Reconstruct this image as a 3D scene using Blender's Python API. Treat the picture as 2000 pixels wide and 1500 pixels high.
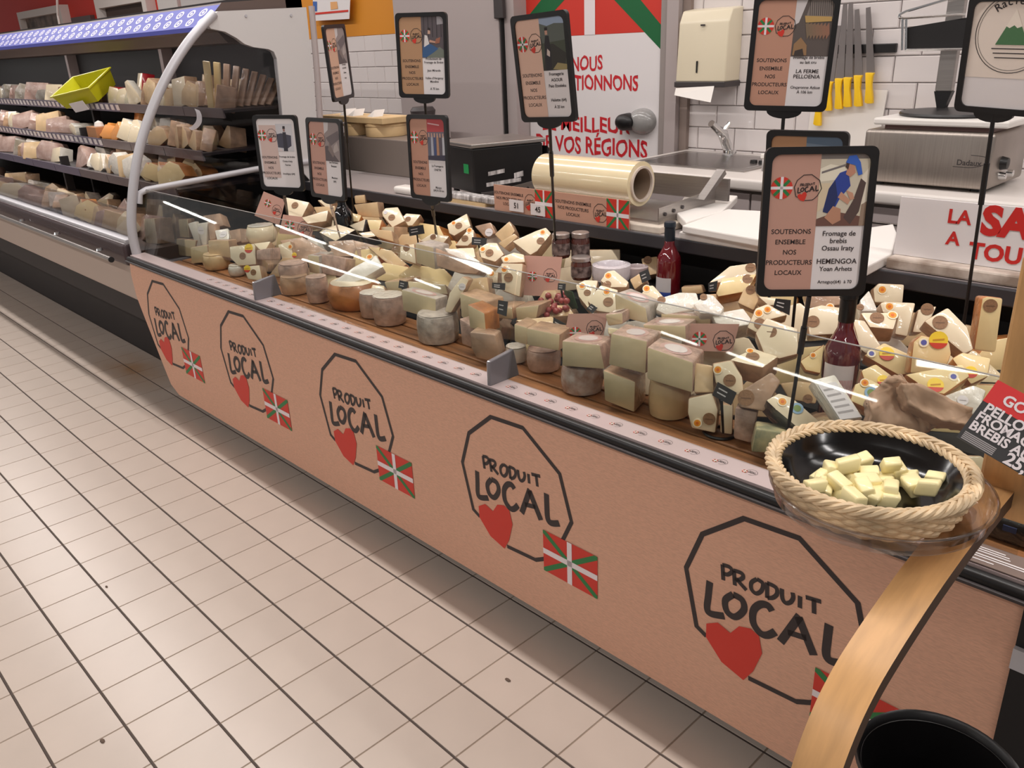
import bpy, bmesh, math, random
from mathutils import Vector as V, Matrix
random.seed(7)
for o in list(bpy.data.objects): bpy.data.objects.remove(o)
SC = bpy.context.scene; COL = SC.collection
R = math.radians
# ------------------------------------------------------------------ camera
CP = V((1.80330, -0.18090, 1.36145)); FPX = 1619.79
CR = [V((0.6956481, 0.71728018, -0.03978527)), V((0.24558517, -0.28949322, -0.92513869)), V((-0.67510121, 0.6338003, -0.37753878))]
cam = bpy.data.cameras.new('camera'); camo = bpy.data.objects.new('camera', cam); COL.objects.link(camo)
cam.sensor_width = 36; cam.lens = 36 * FPX / 2000; cam.clip_start = .02
r_, u_, b_ = CR[0], -CR[1], -CR[2]
camo.matrix_world = Matrix(((r_.x, u_.x, b_.x, CP.x), (r_.y, u_.y, b_.y, CP.y), (r_.z, u_.z, b_.z, CP.z), (0, 0, 0, 1)))
SC.camera = camo
# ------------------------------------------------------------------ light and exposure
SC.view_settings.view_transform = 'Standard'; SC.view_settings.look = 'None'
SC.view_settings.gamma = 1; SC.view_settings.use_curve_mapping = False
SC.view_settings.exposure = -0.05
wd = bpy.data.worlds.new('store'); SC.world = wd; wd.use_nodes = True
wd.node_tree.nodes['Background'].inputs[0].default_value = (1, .955, .94, 1)
wd.node_tree.nodes['Background'].inputs[1].default_value = .25
def area(loc, sx, sy, e, col=(1, .955, .925)):
    l = bpy.data.lights.new('tube_light', 'AREA'); l.shape = 'RECTANGLE'; l.size = sx; l.size_y = sy; l.energy = e; l.color = col
    o = bpy.data.objects.new('tube_light', l); COL.objects.link(o); o.location = loc
LZ = 3.05
for ly, es in ((-1.9, .95), (1.22, 1.28), (2.75, .42)):
    for lx in (-7.2, -5.4, -3.6, -1.8, 0, 1.8, 3.6):
        area((lx, ly, LZ), 1.45, .10, 20.5 * es)
# ------------------------------------------------------------------ helpers
def ray(u, v): return CR[0] * ((u - 1000) / FPX) + CR[1] * ((v - 750) / FPX) + CR[2]
def onp(u, v, n, p):
    d = ray(u, v); return CP + d * ((p - CP).dot(n) / d.dot(n))
def aty(u, v, y): return onp(u, v, V((0, 1, 0)), V((0, y, 0)))
def atx(u, v, x): return onp(u, v, V((1, 0, 0)), V((x, 0, 0)))
def atz(u, v, z): return onp(u, v, V((0, 0, 1)), V((0, 0, z)))
def mound(u, v, off): return onp(u, v, V((0, -.21, 1)).normalized(), V((0, 1.2, .60 + off)))
def lin(c):
    return tuple(((x / 255) / 12.92 if x / 255 <= .04045 else ((x / 255 + .055) / 1.055) ** 2.4) for x in c) + (1,)
MATS = {}
def mat(name, c, rough=.5, metal=0, coat=0, noise=0, nscale=40, bump=0, bscale=60, c2=None, rnd=0, trans=0, spec=None, alpha=None, ior=None, stretch=None, emit=0, coatr=.05):
    if name in MATS: return MATS[name]
    m = bpy.data.materials.new(name); m.use_nodes = True; nt = m.node_tree; b = nt.nodes['Principled BSDF']
    b.inputs['Base Color'].default_value = lin(c); b.inputs['Roughness'].default_value = rough; b.inputs['Metallic'].default_value = metal
    b.inputs['Coat Weight'].default_value = coat; b.inputs['Coat Roughness'].default_value = coatr
    if trans: b.inputs['Transmission Weight'].default_value = trans
    if spec is not None: b.inputs['Specular IOR Level'].default_value = spec
    if ior: b.inputs['IOR'].default_value = ior
    if emit:
        b.inputs['Emission Color'].default_value = lin(c); b.inputs['Emission Strength'].default_value = emit
    N = nt.nodes.new; L = nt.links.new
    if noise or bump:
        tc = N('ShaderNodeTexCoord'); src = tc.outputs['Object']
        if stretch:
            mp = N('ShaderNodeMapping'); mp.inputs['Scale'].default_value = stretch; L(src, mp.inputs[0]); src = mp.outputs[0]
    last = None
    if noise or c2:
        t = N('ShaderNodeTexNoise'); t.inputs['Scale'].default_value = nscale; t.inputs['Detail'].default_value = 5; L(src, t.inputs[0])
        rp = N('ShaderNodeValToRGB'); cc = c2 or tuple(max(0, x * (1 - noise)) for x in c)
        rp.color_ramp.elements[0].position = .35; rp.color_ramp.elements[0].color = lin(cc)
        rp.color_ramp.elements[1].position = .65; rp.color_ramp.elements[1].color = lin(c)
        L(t.outputs[0], rp.inputs[0]); last = rp.outputs[0]; L(last, b.inputs['Base Color'])
    if rnd:
        oi = N('ShaderNodeObjectInfo'); hs = N('ShaderNodeHueSaturation'); mr = N('ShaderNodeMapRange')
        mr.inputs[3].default_value = 1 - rnd; mr.inputs[4].default_value = 1 + rnd
        L(oi.outputs['Random'], mr.inputs[0]); L(mr.outputs[0], hs.inputs['Value'])
        if last: L(last, hs.inputs['Color'])
        else: hs.inputs['Color'].default_value = lin(c)
        L(hs.outputs[0], b.inputs['Base Color'])
    if bump:
        t = N('ShaderNodeTexNoise'); t.inputs['Scale'].default_value = bscale; t.inputs['Detail'].default_value = 3; L(src, t.inputs[0])
        bp = N('ShaderNodeBump'); bp.inputs['Strength'].default_value = bump; bp.inputs['Distance'].default_value = .004
        L(t.outputs[0], bp.inputs['Height']); L(bp.outputs[0], b.inputs['Normal'])
        if coat:
            b2 = N('ShaderNodeBump'); b2.inputs['Strength'].default_value = min(1, bump * 2.4); b2.inputs['Distance'].default_value = .006; t2 = N('ShaderNodeTexNoise'); t2.inputs['Scale'].default_value = bscale * 1.3; t2.inputs['Detail'].default_value = 2; t2.inputs['Distortion'].default_value = 1.5; L(src, t2.inputs[0])
            L(t2.outputs[0], b2.inputs['Height']); L(b2.outputs[0], b.inputs['Coat Normal'])
    MATS[name] = m; return m
def glass_mat(name, tint, refl=1.0, rough=.02):
    if name in MATS: return MATS[name]
    m = bpy.data.materials.new(name); m.use_nodes = True; nt = m.node_tree; nt.nodes.clear(); N = nt.nodes.new; L = nt.links.new
    o = N('ShaderNodeOutputMaterial'); mx = N('ShaderNodeMixShader'); tr = N('ShaderNodeBsdfTransparent'); gl = N('ShaderNodeBsdfGlossy'); fr = N('ShaderNodeFresnel')
    tr.inputs[0].default_value = lin(tint); gl.inputs['Roughness'].default_value = rough
    nt.nodes.remove(fr); fr = N('ShaderNodeLayerWeight'); fr.inputs[0].default_value = .5
    pw = N('ShaderNodeMath'); pw.operation = 'POWER'; pw.inputs[1].default_value = 4
    mu = N('ShaderNodeMath'); mu.operation = 'MULTIPLY_ADD'; mu.inputs[1].default_value = .55 * refl; mu.inputs[2].default_value = .035 * refl; mu.use_clamp = True
    L(fr.outputs[1], pw.inputs[0]); L(pw.outputs[0], mu.inputs[0]); L(mu.outputs[0], mx.inputs[0]); L(tr.outputs[0], mx.inputs[1]); L(gl.outputs[0], mx.inputs[2]); L(mx.outputs[0], o.inputs[0])
    MATS[name] = m; return m
def flat(c, rough=.6):
    return mat('print_%d_%d_%d' % tuple(c), c, rough)
# geometry
def BM(): return bmesh.new()
def box(bm, lo, hi, M=None):
    vs = [bm.verts.new(V((x, y, z)) if M is None else M @ V((x, y, z))) for x in (lo[0], hi[0]) for y in (lo[1], hi[1]) for z in (lo[2], hi[2])]
    for f in ((0, 1, 3, 2), (4, 6, 7, 5), (0, 4, 5, 1), (2, 3, 7, 6), (0, 2, 6, 4), (1, 5, 7, 3)): bm.faces.new([vs[i] for i in f])
    return bm
def bevel(bm, off, seg=2):
    bmesh.ops.recalc_face_normals(bm, faces=bm.faces)
    bmesh.ops.bevel(bm, geom=list(bm.edges), offset=off, segments=seg, affect='EDGES', profile=.5, clamp_overlap=True); return bm
def lathe(bm, prof, seg=24, M=None, close=False):
    M = M or Matrix()
    rings = []
    for r, z in prof:
        if r < 1e-6: rings.append([bm.verts.new(M @ V((0, 0, z)))])
        else: rings.append([bm.verts.new(M @ V((r * math.cos(2 * math.pi * k / seg), r * math.sin(2 * math.pi * k / seg), z))) for k in range(seg)])
    for a, b in zip(rings, rings[1:]):
        for k in range(seg):
            k2 = (k + 1) % seg
            if len(a) == 1 and len(b) == 1: continue
            if len(a) == 1: bm.faces.new((a[0], b[k], b[k2]))
            elif len(b) == 1: bm.faces.new((a[k], a[k2], b[0]))
            else: bm.faces.new((a[k], a[k2], b[k2], b[k]))
    return bm
def prism(bm, pts, ext):
    a = [bm.verts.new(p) for p in pts]; b = [bm.verts.new(p + ext) for p in pts]; n = len(a)
    bm.faces.new(a); bm.faces.new(b[::-1])
    for i in range(n): bm.faces.new((a[i], b[i], b[(i + 1) % n], a[(i + 1) % n]))
    bmesh.ops.recalc_face_normals(bm, faces=bm.faces)
    return bm
def poly(bm, pts):
    bm.faces.new([bm.verts.new(p) for p in pts]); return bm
def tube(bm, path, r, seg=8, closed=False, rr=None):
    n = len(path); rings = []
    prev = None
    for i, p in enumerate(path):
        if closed: t = path[(i + 1) % n] - path[i - 1]
        else: t = path[min(i + 1, n - 1)] - path[max(i - 1, 0)]
        t.normalize()
        if prev is None: a = t.orthogonal().normalized()
        else:
            a = prev - t * prev.dot(t); a = a.normalized() if a.length > 1e-6 else t.orthogonal().normalized()
        prev = a; c = t.cross(a); q = rr[i] if rr else r
        rings.append([bm.verts.new(p + (a * math.cos(2 * math.pi * k / seg) + c * math.sin(2 * math.pi * k / seg)) * q) for k in range(seg)])
    m = n if closed else n - 1
    for i in range(m):
        a, b = rings[i], rings[(i + 1) % n]
        for k in range(seg): bm.faces.new((a[k], a[(k + 1) % seg], b[(k + 1) % seg], b[k]))
    if not closed: bm.faces.new(rings[0][::-1]); bm.faces.new(rings[-1])
    return bm
def stroke(bm, pts, w, z=0, closed=False, ws=None):
    n = len(pts); pts = [V((p[0], p[1])) for p in pts]; Ls = []; Rs = []
    for i in range(n):
        if closed: d0 = (pts[i] - pts[i - 1]); d1 = (pts[(i + 1) % n] - pts[i])
        else: d0 = pts[i] - pts[i - 1] if i else pts[1] - pts[0]; d1 = pts[i + 1] - pts[i] if i < n - 1 else pts[i] - pts[i - 1]
        d0 = d0.normalized(); d1 = d1.normalized(); t = d0 + d1
        t = t.normalized() if t.length > 1e-6 else d0
        nn = V((-t.y, t.x)); k = 1 / max(.45, nn.dot(V((-d0.y, d0.x)))); hw = (ws[i] if ws else w) / 2
        Ls.append(pts[i] + nn * hw * k); Rs.append(pts[i] - nn * hw * k)
    A = [bm.verts.new((p.x, p.y, z)) for p in Ls]; B = [bm.verts.new((p.x, p.y, z)) for p in Rs]
    for i in range(n if closed else n - 1):
        j = (i + 1) % n; bm.faces.new((B[i], B[j], A[j], A[i]))
    return bm
def bez(pts, k=5):
    P = [V((p[0], p[1])) for p in pts]; out = []; n = len(P)
    for i in range(n - 1):
        p0 = P[max(i - 1, 0)]; p1 = P[i]; p2 = P[i + 1]; p3 = P[min(i + 2, n - 1)]
        for j in range(k):
            t = j / k; out.append(.5 * ((2 * p1) + (p2 - p0) * t + (2 * p0 - 5 * p1 + 4 * p2 - p3) * t * t + (3 * p1 - p0 - 3 * p2 + p3) * t ** 3))
    return out + [P[-1]]
def obj(name, bm, m, parent=None, smooth=False, kind=None, keep=False, label=None):
    org = parent.get('_o') if parent is not None else None
    if org is not None and not keep: bmesh.ops.translate(bm, verts=bm.verts, vec=-V(org))
    me = bpy.data.meshes.new(name); bmesh.ops.recalc_face_normals(bm, faces=bm.faces) if not keep else None
    bm.to_mesh(me); bm.free()
    for x in (m if isinstance(m, (list, tuple)) else [m]): me.materials.append(x)
    if smooth:
        for p in me.polygons: p.use_smooth = True
        if smooth != 2 and hasattr(me, 'set_sharp_from_angle'): me.set_sharp_from_angle(angle=R(42))
    o = bpy.data.objects.new(name, me); COL.objects.link(o)
    if parent is not None:
        o.parent = parent
        if org is not None: o['_o'] = org
    if kind: o['kind'] = kind
    if label: o['label'] = label
    return o
def thing(name, label, cat, loc=(0, 0, 0), group=None, kind=None):
    o = bpy.data.objects.new(name, None); COL.objects.link(o); o.location = loc; o['_o'] = tuple(loc)
    o.empty_display_size = .02
    if label: o['label'] = label
    if cat: o['category'] = cat
    if group: o['group'] = group
    if kind: o['kind'] = kind
    return o
def tag(o, label, cat, group=None):
    o['label'] = label; o['category'] = cat
    if group: o['group'] = group
    return o
_txt = {}
def text(parent, s, P, ux, uy, size, m, align='CENTER', bold=0, name='lettering', rot=0, sp=1, xs=1):
    key = (s, align, bold, sp)
    if key not in _txt:
        c = bpy.data.curves.new('t', 'FONT'); c.body = s; c.size = 1; c.align_x = align; c.offset = bold; c.space_character = sp; c.resolution_u = 3
        o = bpy.data.objects.new('t', c); COL.objects.link(o); dg = bpy.context.evaluated_depsgraph_get(); dg.update()
        me = bpy.data.meshes.new_from_object(o.evaluated_get(dg)); bpy.data.objects.remove(o); bpy.data.curves.remove(c)
        _txt[key] = ([v.co.copy() for v in me.vertices], [tuple(p.vertices) for p in me.polygons]); bpy.data.meshes.remove(me)
    vs, fs = _txt[key]
    cr, sr = math.cos(rot), math.sin(rot); org = V(parent.get('_o') or (0, 0, 0))
    pts = []
    for v in vs:
        x, y = v.x * size * xs, v.y * size; pts.append(P + ux * (x * cr - y * sr) + uy * (x * sr + y * cr) - org)
    me = bpy.data.meshes.new(name); me.from_pydata(pts, [], fs); me.materials.append(m)
    o = bpy.data.objects.new(name, me); COL.objects.link(o); o.parent = parent; return o
# ------------------------------------------------------------------ materials
M_kraft = mat('kraft', (222, 172, 145), .55, noise=.07, nscale=90, stretch=(1, 1, 6), bump=.05, bscale=200)
M_kcard = mat('kraft_card', (196, 150, 128), .6)
M_ink = mat('ink', (46, 37, 38), .5)
M_red = mat('red_print', (206, 52, 38), .5)
M_green = mat('green_print', (40, 122, 66), .5)
M_white = mat('white_print', (232, 222, 224), .5)
M_black = mat('black_plastic', (22, 20, 21), .38)
M_blackm = mat('black_matt', (20, 17, 18), .7)
M_dark = mat('dark_grey', (62, 56, 56), .45)
M_steel = mat('steel', (176, 170, 166), .32, metal=.9, noise=.06, nscale=8, stretch=(1, 1, 60))
M_chrome = mat('chrome', (225, 225, 225), .12, metal=1)
M_alu = mat('aluminium', (190, 188, 192), .45, metal=.25)
M_wpl = mat('white_plastic', (232, 226, 220), .35)
M_wlam = mat('white_laminate', (222, 214, 208), .3)
M_wpanel = mat('white_panel', (174, 162, 160), .4)
M_wood = mat('slat_wood', (176, 118, 74), .5, noise=.25, nscale=6, stretch=(1, 10, 10))
M_ply = mat('plywood', (218, 168, 112), .38, noise=.10, nscale=5, stretch=(14, 2, 2))
M_plyedge = mat('plywood_edge', (84, 66, 54), .55)
M_wick = mat('wicker', (232, 204, 164), .5, noise=.18, nscale=30)
M_ivory = mat('ivory_paste', (248, 230, 196), .38, coat=.8, noise=.05, nscale=14, bump=.10, bscale=22, rnd=.035)
M_yell = mat('yellow_paste', (243, 216, 158), .42, coat=.5, noise=.05, nscale=14, bump=.10, bscale=22, rnd=.04)
M_paste = mat('pressed_paste', (226, 206, 164), .38, coat=.9, noise=.06, nscale=18, bump=.18, bscale=26, rnd=.05)
M_tan = mat('tan_paste', (232, 198, 150), .38, coat=.8, noise=.08, nscale=18, bump=.2, bscale=30, rnd=.06)
M_wfilm = mat('white_film', (236, 228, 214), .3, coat=1, noise=.05, nscale=20, bump=.7, bscale=30)
M_rtan = mat('tan_rind', (208, 168, 132), .5, coat=.6, noise=.2, nscale=24, bump=.5, bscale=34, rnd=.08)
M_rora = mat('orange_rind', (208, 132, 70), .42, coat=.7, noise=.22, nscale=20, bump=.4, bscale=30)
M_rgrey = mat('grey_rind', (206, 192, 178), .55, coat=.3, noise=.18, nscale=40, bump=.7, bscale=60)
M_rpink = mat('pink_rind', (212, 176, 156), .5, coat=.7, noise=.2, nscale=36, bump=.7, bscale=50)
M_rmot = mat('mottled_rind', (218, 202, 192), .5, coat=.7, c2=(176, 140, 122), noise=.2, nscale=34, bump=.7, bscale=46)
M_rblk = mat('black_rind', (52, 46, 44), .35, coat=1, bump=.5, bscale=30)
M_brn = mat('brown_wrap', (206, 168, 138), .45, coat=.8, noise=.2, nscale=18, bump=.8, bscale=24)
M_blue = mat('blue_vein', (226, 206, 156), .4, coat=.7, c2=(150, 150, 120), noise=.3, nscale=26, bump=.2, bscale=30)
M_orange = mat('orange_paste', (238, 158, 78), .4, coat=.6, bump=.2, bscale=30, rnd=.06)
M_paper = mat('brown_paper', (204, 164, 134), .6, noise=.15, nscale=10)
M_label = mat('paper_label', (228, 222, 222), .45)
S_brown = mat('sticker_brown', (152, 112, 78), .6, noise=.12, nscale=300); S_or = mat('sticker_orange', (240, 158, 48), .5); S_or2 = mat('sticker_orange_core', (222, 110, 28), .5)
S_cream = mat('sticker_cream', (250, 236, 206), .5); S_ye = mat('sticker_yellow', (244, 208, 52), .4); S_red = mat('sticker_red', (206, 66, 46), .4)
S_blue = mat('sticker_blue', (96, 96, 168), .5); S_gr = mat('sticker_green', (128, 152, 84), .5); S_lb = mat('sticker_pale_blue', (150, 182, 208), .5)
M_glass = glass_mat('clear_glass', (244, 246, 244), 1.0)
M_glass2 = glass_mat('grey_glass', (226, 226, 228), .8)
M_acry = glass_mat('acrylic', (240, 236, 234), 1.5, .05)
M_brk = mat('grey_bracket', (120, 116, 120), .3, coat=.5)
# ================================================================== FLOOR
S = .15
M_tile = mat('floor_tile', (193, 178, 166), .30, noise=.045, nscale=3, rnd=.02)
M_grout = mat('grout', (150, 132, 116), .8); M_grout2 = mat('dark_grout', (74, 62, 56), .8)
bm = BM(); box(bm, (-14.2, -3.2, -.05), (4, 4.2, -.0022)); floor = obj('floor', bm, M_grout, kind='structure')
gw = .0032
def tilemesh():
    a, h = S / 2, 0
    bm = BM(); x1, y1 = a - .0010, a - .0020
    b = [bm.verts.new((sx * x1, sy * y1, -.004)) for sx, sy in ((-1, -1), (1, -1), (1, 1), (-1, 1))]
    t = [bm.verts.new((sx * (x1 - .0012), sy * (y1 - .0012), 0)) for sx, sy in ((-1, -1), (1, -1), (1, 1), (-1, 1))]
    bm.faces.new(t)
    for i in range(4): bm.faces.new((b[i], b[(i + 1) % 4], t[(i + 1) % 4], t[i]))
    return bm
def prj(p):
    d = p - CP; z = CR[2].dot(d)
    return (CR[0].dot(d) / z * FPX + 1000, CR[1].dot(d) / z * FPX + 750, z) if z > .05 else None
cells = []
for i in range(-90, 20):
    for j in range(-20, 27):
        c = V(((i + .5) * S, (j + .5) * S, 0)); q = prj(c); vis = 0
        if q and -120 < q[0] < 2100 and -60 < q[1] < 1620 and c.y < 1.2 and not (c.y > .75 and c.x > 1.4): vis = 1 / q[2] ** 3
        cells.append((vis, c))
cells.sort(key=lambda t: -t[0])
base = obj('floor_tile', tilemesh(), M_tile, floor); base.location = cells[0][1]
for v, c in cells[1:300]:
    o = base.copy(); COL.objects.link(o); o.location = c
bm = BM()
for v, c in cells[300:]:
    a = .0742
    q = [bm.verts.new((c.x + sx * a, c.y + sy * (a - .001), 0)) for sx, sy in ((-1, -1), (1, -1), (1, 1), (-1, 1))]; bm.faces.new(q)
obj('far_floor_tiles', bm, M_tile, floor, kind='stuff')
bm = BM()
for j in range(-20, 27): box(bm, (-13.9, j * S - .0019, -.004), (3, j * S + .0019, -.0006))
obj('grout_lines', bm, M_grout2, floor, kind='stuff')
# two small specks of dirt on the tiles, a faint rust stain by the counter's end
for k, (u, v, r) in enumerate(((992, 1328, .006), (200, 1447, .006), (208, 1146, .004))):
    p = atz(u, v, .001); bm = BM(); lathe(bm, [(r, 0), (r * .7, .002), (0, .003)], 7, Matrix.Translation(p) @ Matrix.Diagonal((1.5, .8, 1, 1)))
    tag(obj('crumb', bm, mat('crumb', (96, 78, 66), .8)), ['dark crumb on the tiles right of centre, below the third logo', 'dark crumb on the tiles at the lower left of the floor', 'tiny dark crumb on the pale tiles at the left edge of the floor'][k], 'crumb')
# brown stain on the tiles by the end of the counter
nt = M_tile.node_tree; bs = nt.nodes['Principled BSDF']; src = bs.inputs['Base Color'].links[0].from_socket; N_ = nt.nodes.new; L_ = nt.links.new
ge = N_('ShaderNodeNewGeometry'); mp = N_('ShaderNodeMapping'); sp_ = atz(262, 722, 0); mp.vector_type = 'POINT'; mp.inputs['Location'].default_value = (-sp_.x * 1.1, -sp_.y * 2.6, 0); mp.inputs['Scale'].default_value = (1.1, 2.6, 0); L_(ge.outputs['Position'], mp.inputs[0])
ln = N_('ShaderNodeVectorMath'); ln.operation = 'LENGTH'; L_(mp.outputs[0], ln.inputs[0]); mr = N_('ShaderNodeMapRange'); mr.inputs[1].default_value = .45; mr.inputs[2].default_value = .05; mr.inputs[3].default_value = 0; mr.inputs[4].default_value = 1.2; L_(ln.outputs['Value'], mr.inputs[0])
tn = N_('ShaderNodeTexNoise'); tn.inputs['Scale'].default_value = 9; L_(ge.outputs['Position'], tn.inputs[0]); mu = N_('ShaderNodeMath'); mu.operation = 'MULTIPLY'; mu.use_clamp = True; L_(mr.outputs[0], mu.inputs[0]); L_(tn.outputs[0], mu.inputs[1])
mx = N_('ShaderNodeMixRGB'); L_(mu.outputs[0], mx.inputs[0]); L_(src, mx.inputs[1]); mx.inputs[2].default_value = lin((168, 128, 90)); L_(mx.outputs[0], bs.inputs['Base Color'])
# ================================================================== BACK WALL
WY = 3.35
M_wt = mat('wall_tile', (222, 214, 212), .14, rnd=.02, coat=.4); M_wg = mat('wall_grout', (176, 168, 166), .8)
M_wallp = mat('wall_paint', (214, 208, 206), .6)
bm = BM(); box(bm, (-5.2, WY + .008, -.05), (3.2, WY + .14, 3.3)); wall = obj('wall_back', bm, M_wg, kind='structure')
def wt():
    bm = BM(); a, b = .0985, .0488
    f = [bm.verts.new((sx * a, 0, sz * b)) for sx, sz in ((-1, -1), (1, -1), (1, 1), (-1, 1))]
    t = [bm.verts.new((sx * (a - .004), -.006, sz * (b - .004))) for sx, sz in ((-1, -1), (1, -1), (1, 1), (-1, 1))]
    k = [bm.verts.new((sx * a, .01, sz * b)) for sx, sz in ((-1, -1), (1, -1), (1, 1), (-1, 1))]
    bm.faces.new(t)
    for i in range(4):
        j = (i + 1) % 4; bm.faces.new((f[i], f[j], t[j], t[i])); bm.faces.new((k[i], k[j], f[j], f[i]))
    return bm
tb = None
ZT = 1.464
for row in range(0, 17):
    z = ZT - .05 - row * .1
    if z < .72: break
    for a, b in ((-4.2, -2.72), (-1.98, -1.80), (-.84, 1.25)):
        n0 = math.floor(a / .2) - 1
        for n in range(n0, n0 + 16):
            x = n * .2 + (.1 if row % 2 else 0) + .03
            if a <= x <= b:
                if tb is None: tb = obj('wall_tile', wt(), M_wt, wall); o = tb
                else: o = tb.copy(); COL.objects.link(o)
                o.location = (x, WY, z)
for row in range(2):
    z = ZT + .05 + row * .1
    for n in range(-5, 7):
        o = tb.copy(); COL.objects.link(o); o.location = (n * .2 + (.1 if row % 2 == 0 else 0) + .03, WY, z)
bm = BM(); box(bm, (-4.4, WY - .004, ZT), (-1.2, WY + .012, 3.2)); obj('orange_band', bm, mat('orange_paint', (214, 138, 34), .6), wall)
# cold-room sliding door (white slab)
xl = aty(781, 120, 3.22).x; xr = aty(982, 120, 3.22).x
bm = BM(); box(bm, (xl, 3.20, .02), (xr, 3.27, 2.35)); bevel(bm, .006); d1 = obj('door_1', bm, M_wpanel, kind='structure')
bm = BM(); box(bm, (xr - .02, 3.185, 1.50), (xr + .05, 3.21, 1.60)); bevel(bm, .004); obj('latch', bm, M_dark, d1)
bm = BM(); box(bm, (xr + .012, 3.20, .02), (xr + .02, 3.30, 2.3)); obj('seal', bm, M_blackm, d1)
bm = BM(); box(bm, (xr + .024, 3.22, .02), (xr + .10, 3.34, 2.3)); obj('frame_post', bm, M_wpanel, d1)
bm = BM(); box(bm, (xl - .03, 3.23, .02), (xl - .012, 3.34, 1.14)); obj('frame_edge', bm, mat('brown_grey', (134, 116, 108), .6), d1)
# door carrying the big poster
pl = aty(1034, 150, WY - .03).x; pr = aty(1290, 150, WY - .03).x
bm = BM(); box(bm, (pl - .03, WY - .028, .02), (pr + .005, WY + .01, 2.2)); d2 = obj('door_2', bm, M_wpanel, kind='structure')
bm = BM(); box(bm, (pl - .075, WY - .05, .02), (pl - .03, WY, 2.2)); obj('door_frame', bm, mat('frame_grey', (150, 140, 136), .5), d2)
bm = BM(); box(bm, (pr + .006, WY - .045, .02), (pr + .05, WY, 2.2)); obj('door_frame', bm, mat('frame_grey', (150, 140, 136), .5), d2)
bm = BM(); box(bm, (pr + .05, WY - .06, .02), (pr + .115, WY, 2.2)); obj('door_frame', bm, M_wpanel, d2)
bm = BM(); box(bm, (pr + .118, WY - .03, .02), (pr + .16, WY, 2.2)); obj('door_frame', bm, mat('frame_brown', (140, 124, 116), .6), d2)
PY = WY - .034
def W(u, v, y=None): return aty(u, v, PY if y is None else y)
zt = W(1200, 66).z
post = thing('wall_poster', 'white poster with red lettering under a red green and white flag on the back door', 'poster', ((pl + pr) / 2, PY, .75))
bm = BM(); box(bm, (pl, PY, .62), (pr, PY + .005, zt)); obj('paper', bm, M_label, post)
fl = thing('wall_flag', 'large red flag with green diagonal and white cross above the white door poster', 'flag', ((pl + pr) / 2, PY, zt))
fx = W(1152, 40).x; fw = .072; fzc = zt + .36
def rect(bm, x0, z0, x1, z1, y): return poly(bm, [V((x0, y, z0)), V((x1, y, z0)), V((x1, y, z1)), V((x0, y, z1))])
bm = BM(); box(bm, (pl - .03, PY, zt + .001), (pr, PY + .006, zt + .72)); obj('red_field', bm, M_red, fl)
M_dgreen = mat('dark_green_print', (14, 96, 50), .5)
hw, hh = (pr - fx), .36
for sx in (-1, 1):
    for sz in (-1, 1):
        bm = BM(); w = .06
        x1, z1 = fx + sx * (hw if sx > 0 else fx - pl + .03), fzc + sz * hh
        dx, dz = x1 - fx, z1 - fzc; L_ = math.hypot(dx, dz); nx, nz = -dz / L_ * w, dx / L_ * w
        poly(bm, [V((fx + nx, PY - .0008, fzc + nz)), V((fx - nx, PY - .0008, fzc - nz)), V((x1 - (0 if nx > 0 else 0), PY - .0008, z1 - nz * 1.7 * sx * sx)), V((x1, PY - .0008, z1 + nz * .6))])
        obj('green_bar', bm, M_dgreen, fl)
bm = BM(); rect(bm, fx - fw / 2, zt + .001, fx + fw / 2, zt + .72, PY - .0016); obj('white_bar', bm, M_white, fl)
bm = BM(); rect(bm, pl - .03, fzc - fw / 2, pr, fzc + fw / 2, PY - .0016); obj('white_bar', bm, M_white, fl)
M_rtx = mat('red_letter', (198, 34, 44), .5)
X_, Z_ = V((1, 0, 0)), V((0, 0, 1))
for s, u0, v0, u1, cap, sp in (('NOUS', 1116, 137, 1177, 26, 1), ('SÉLECTIONNONS', 1066, 174, 1246, 26, 1), ('LE MEILLEUR', 1060, 252, 1230, 27, 1), ('DE VOS RÉGIONS', 1048, 292, 1264, 30, 1)):
    a = W(u0, v0, PY - .001); b = W(u1, v0 + (u1 - u0) * .065, PY - .001)
    size = cap / FPX * (a - CP).dot(CR[2]) / .73
    t = text(post, s, V((0, PY - .001, 0)), X_, Z_, size, M_rtx, 'LEFT', bold=.022)
    xs = [v.co.x for v in t.data.vertices]; k = (b.x - a.x) / (max(xs) - min(xs)); m0 = min(xs); zb = a.z - post['_o'][2]
    for i, v in enumerate(t.data.vertices):
        v.co.x = a.x - post['_o'][0] + (v.co.x - m0) * k; v.co.z += zb + post['_o'][2] + (-.004 if (int((v.co.x + 5) / .045) % 2) else .003)
# paper notice over the orange band, left
q = [W(605, 0, 3.3), W(684, 0, 3.3)]
nt_ = thing('paper_notice', 'white paper notice with a red line hanging on the orange wall band', 'notice', (q[0].x, 3.3, 1.45))
bm = BM(); prism(bm, [W(611, 0, 3.3), W(612, 41, 3.3), W(682, 37, 3.3), W(685, -30, 3.3), W(610, -30, 3.3)], V((0, .003, 0))); obj('paper', bm, M_label, nt_)
bm = BM(); poly(bm, [W(614, 25, 3.298), W(680, 19, 3.298), W(680, 23, 3.298), W(614, 29, 3.298)]); obj('red_line', bm, M_red, nt_)
bm = BM(); poly(bm, [W(611, 3, 3.298), W(619, 3, 3.298), W(619, 22, 3.298), W(612, 22, 3.298)]); obj('blue_block', bm, mat('blue_print', (60, 100, 170), .5), nt_)
bm = BM(); poly(bm, [W(645, 4, 3.298), W(658, 3, 3.298), W(660, 17, 3.298), W(646, 19, 3.298)]); obj('orange_block', bm, mat('peach_print', (226, 168, 110), .5), nt_)
# ceiling
bm = BM(); box(bm, (-14.2, -3.2, 3.12), (4, 4.2, 3.2)); obj('ceiling', bm, mat('ceiling', (200, 196, 192), .8), kind='structure')
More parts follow.
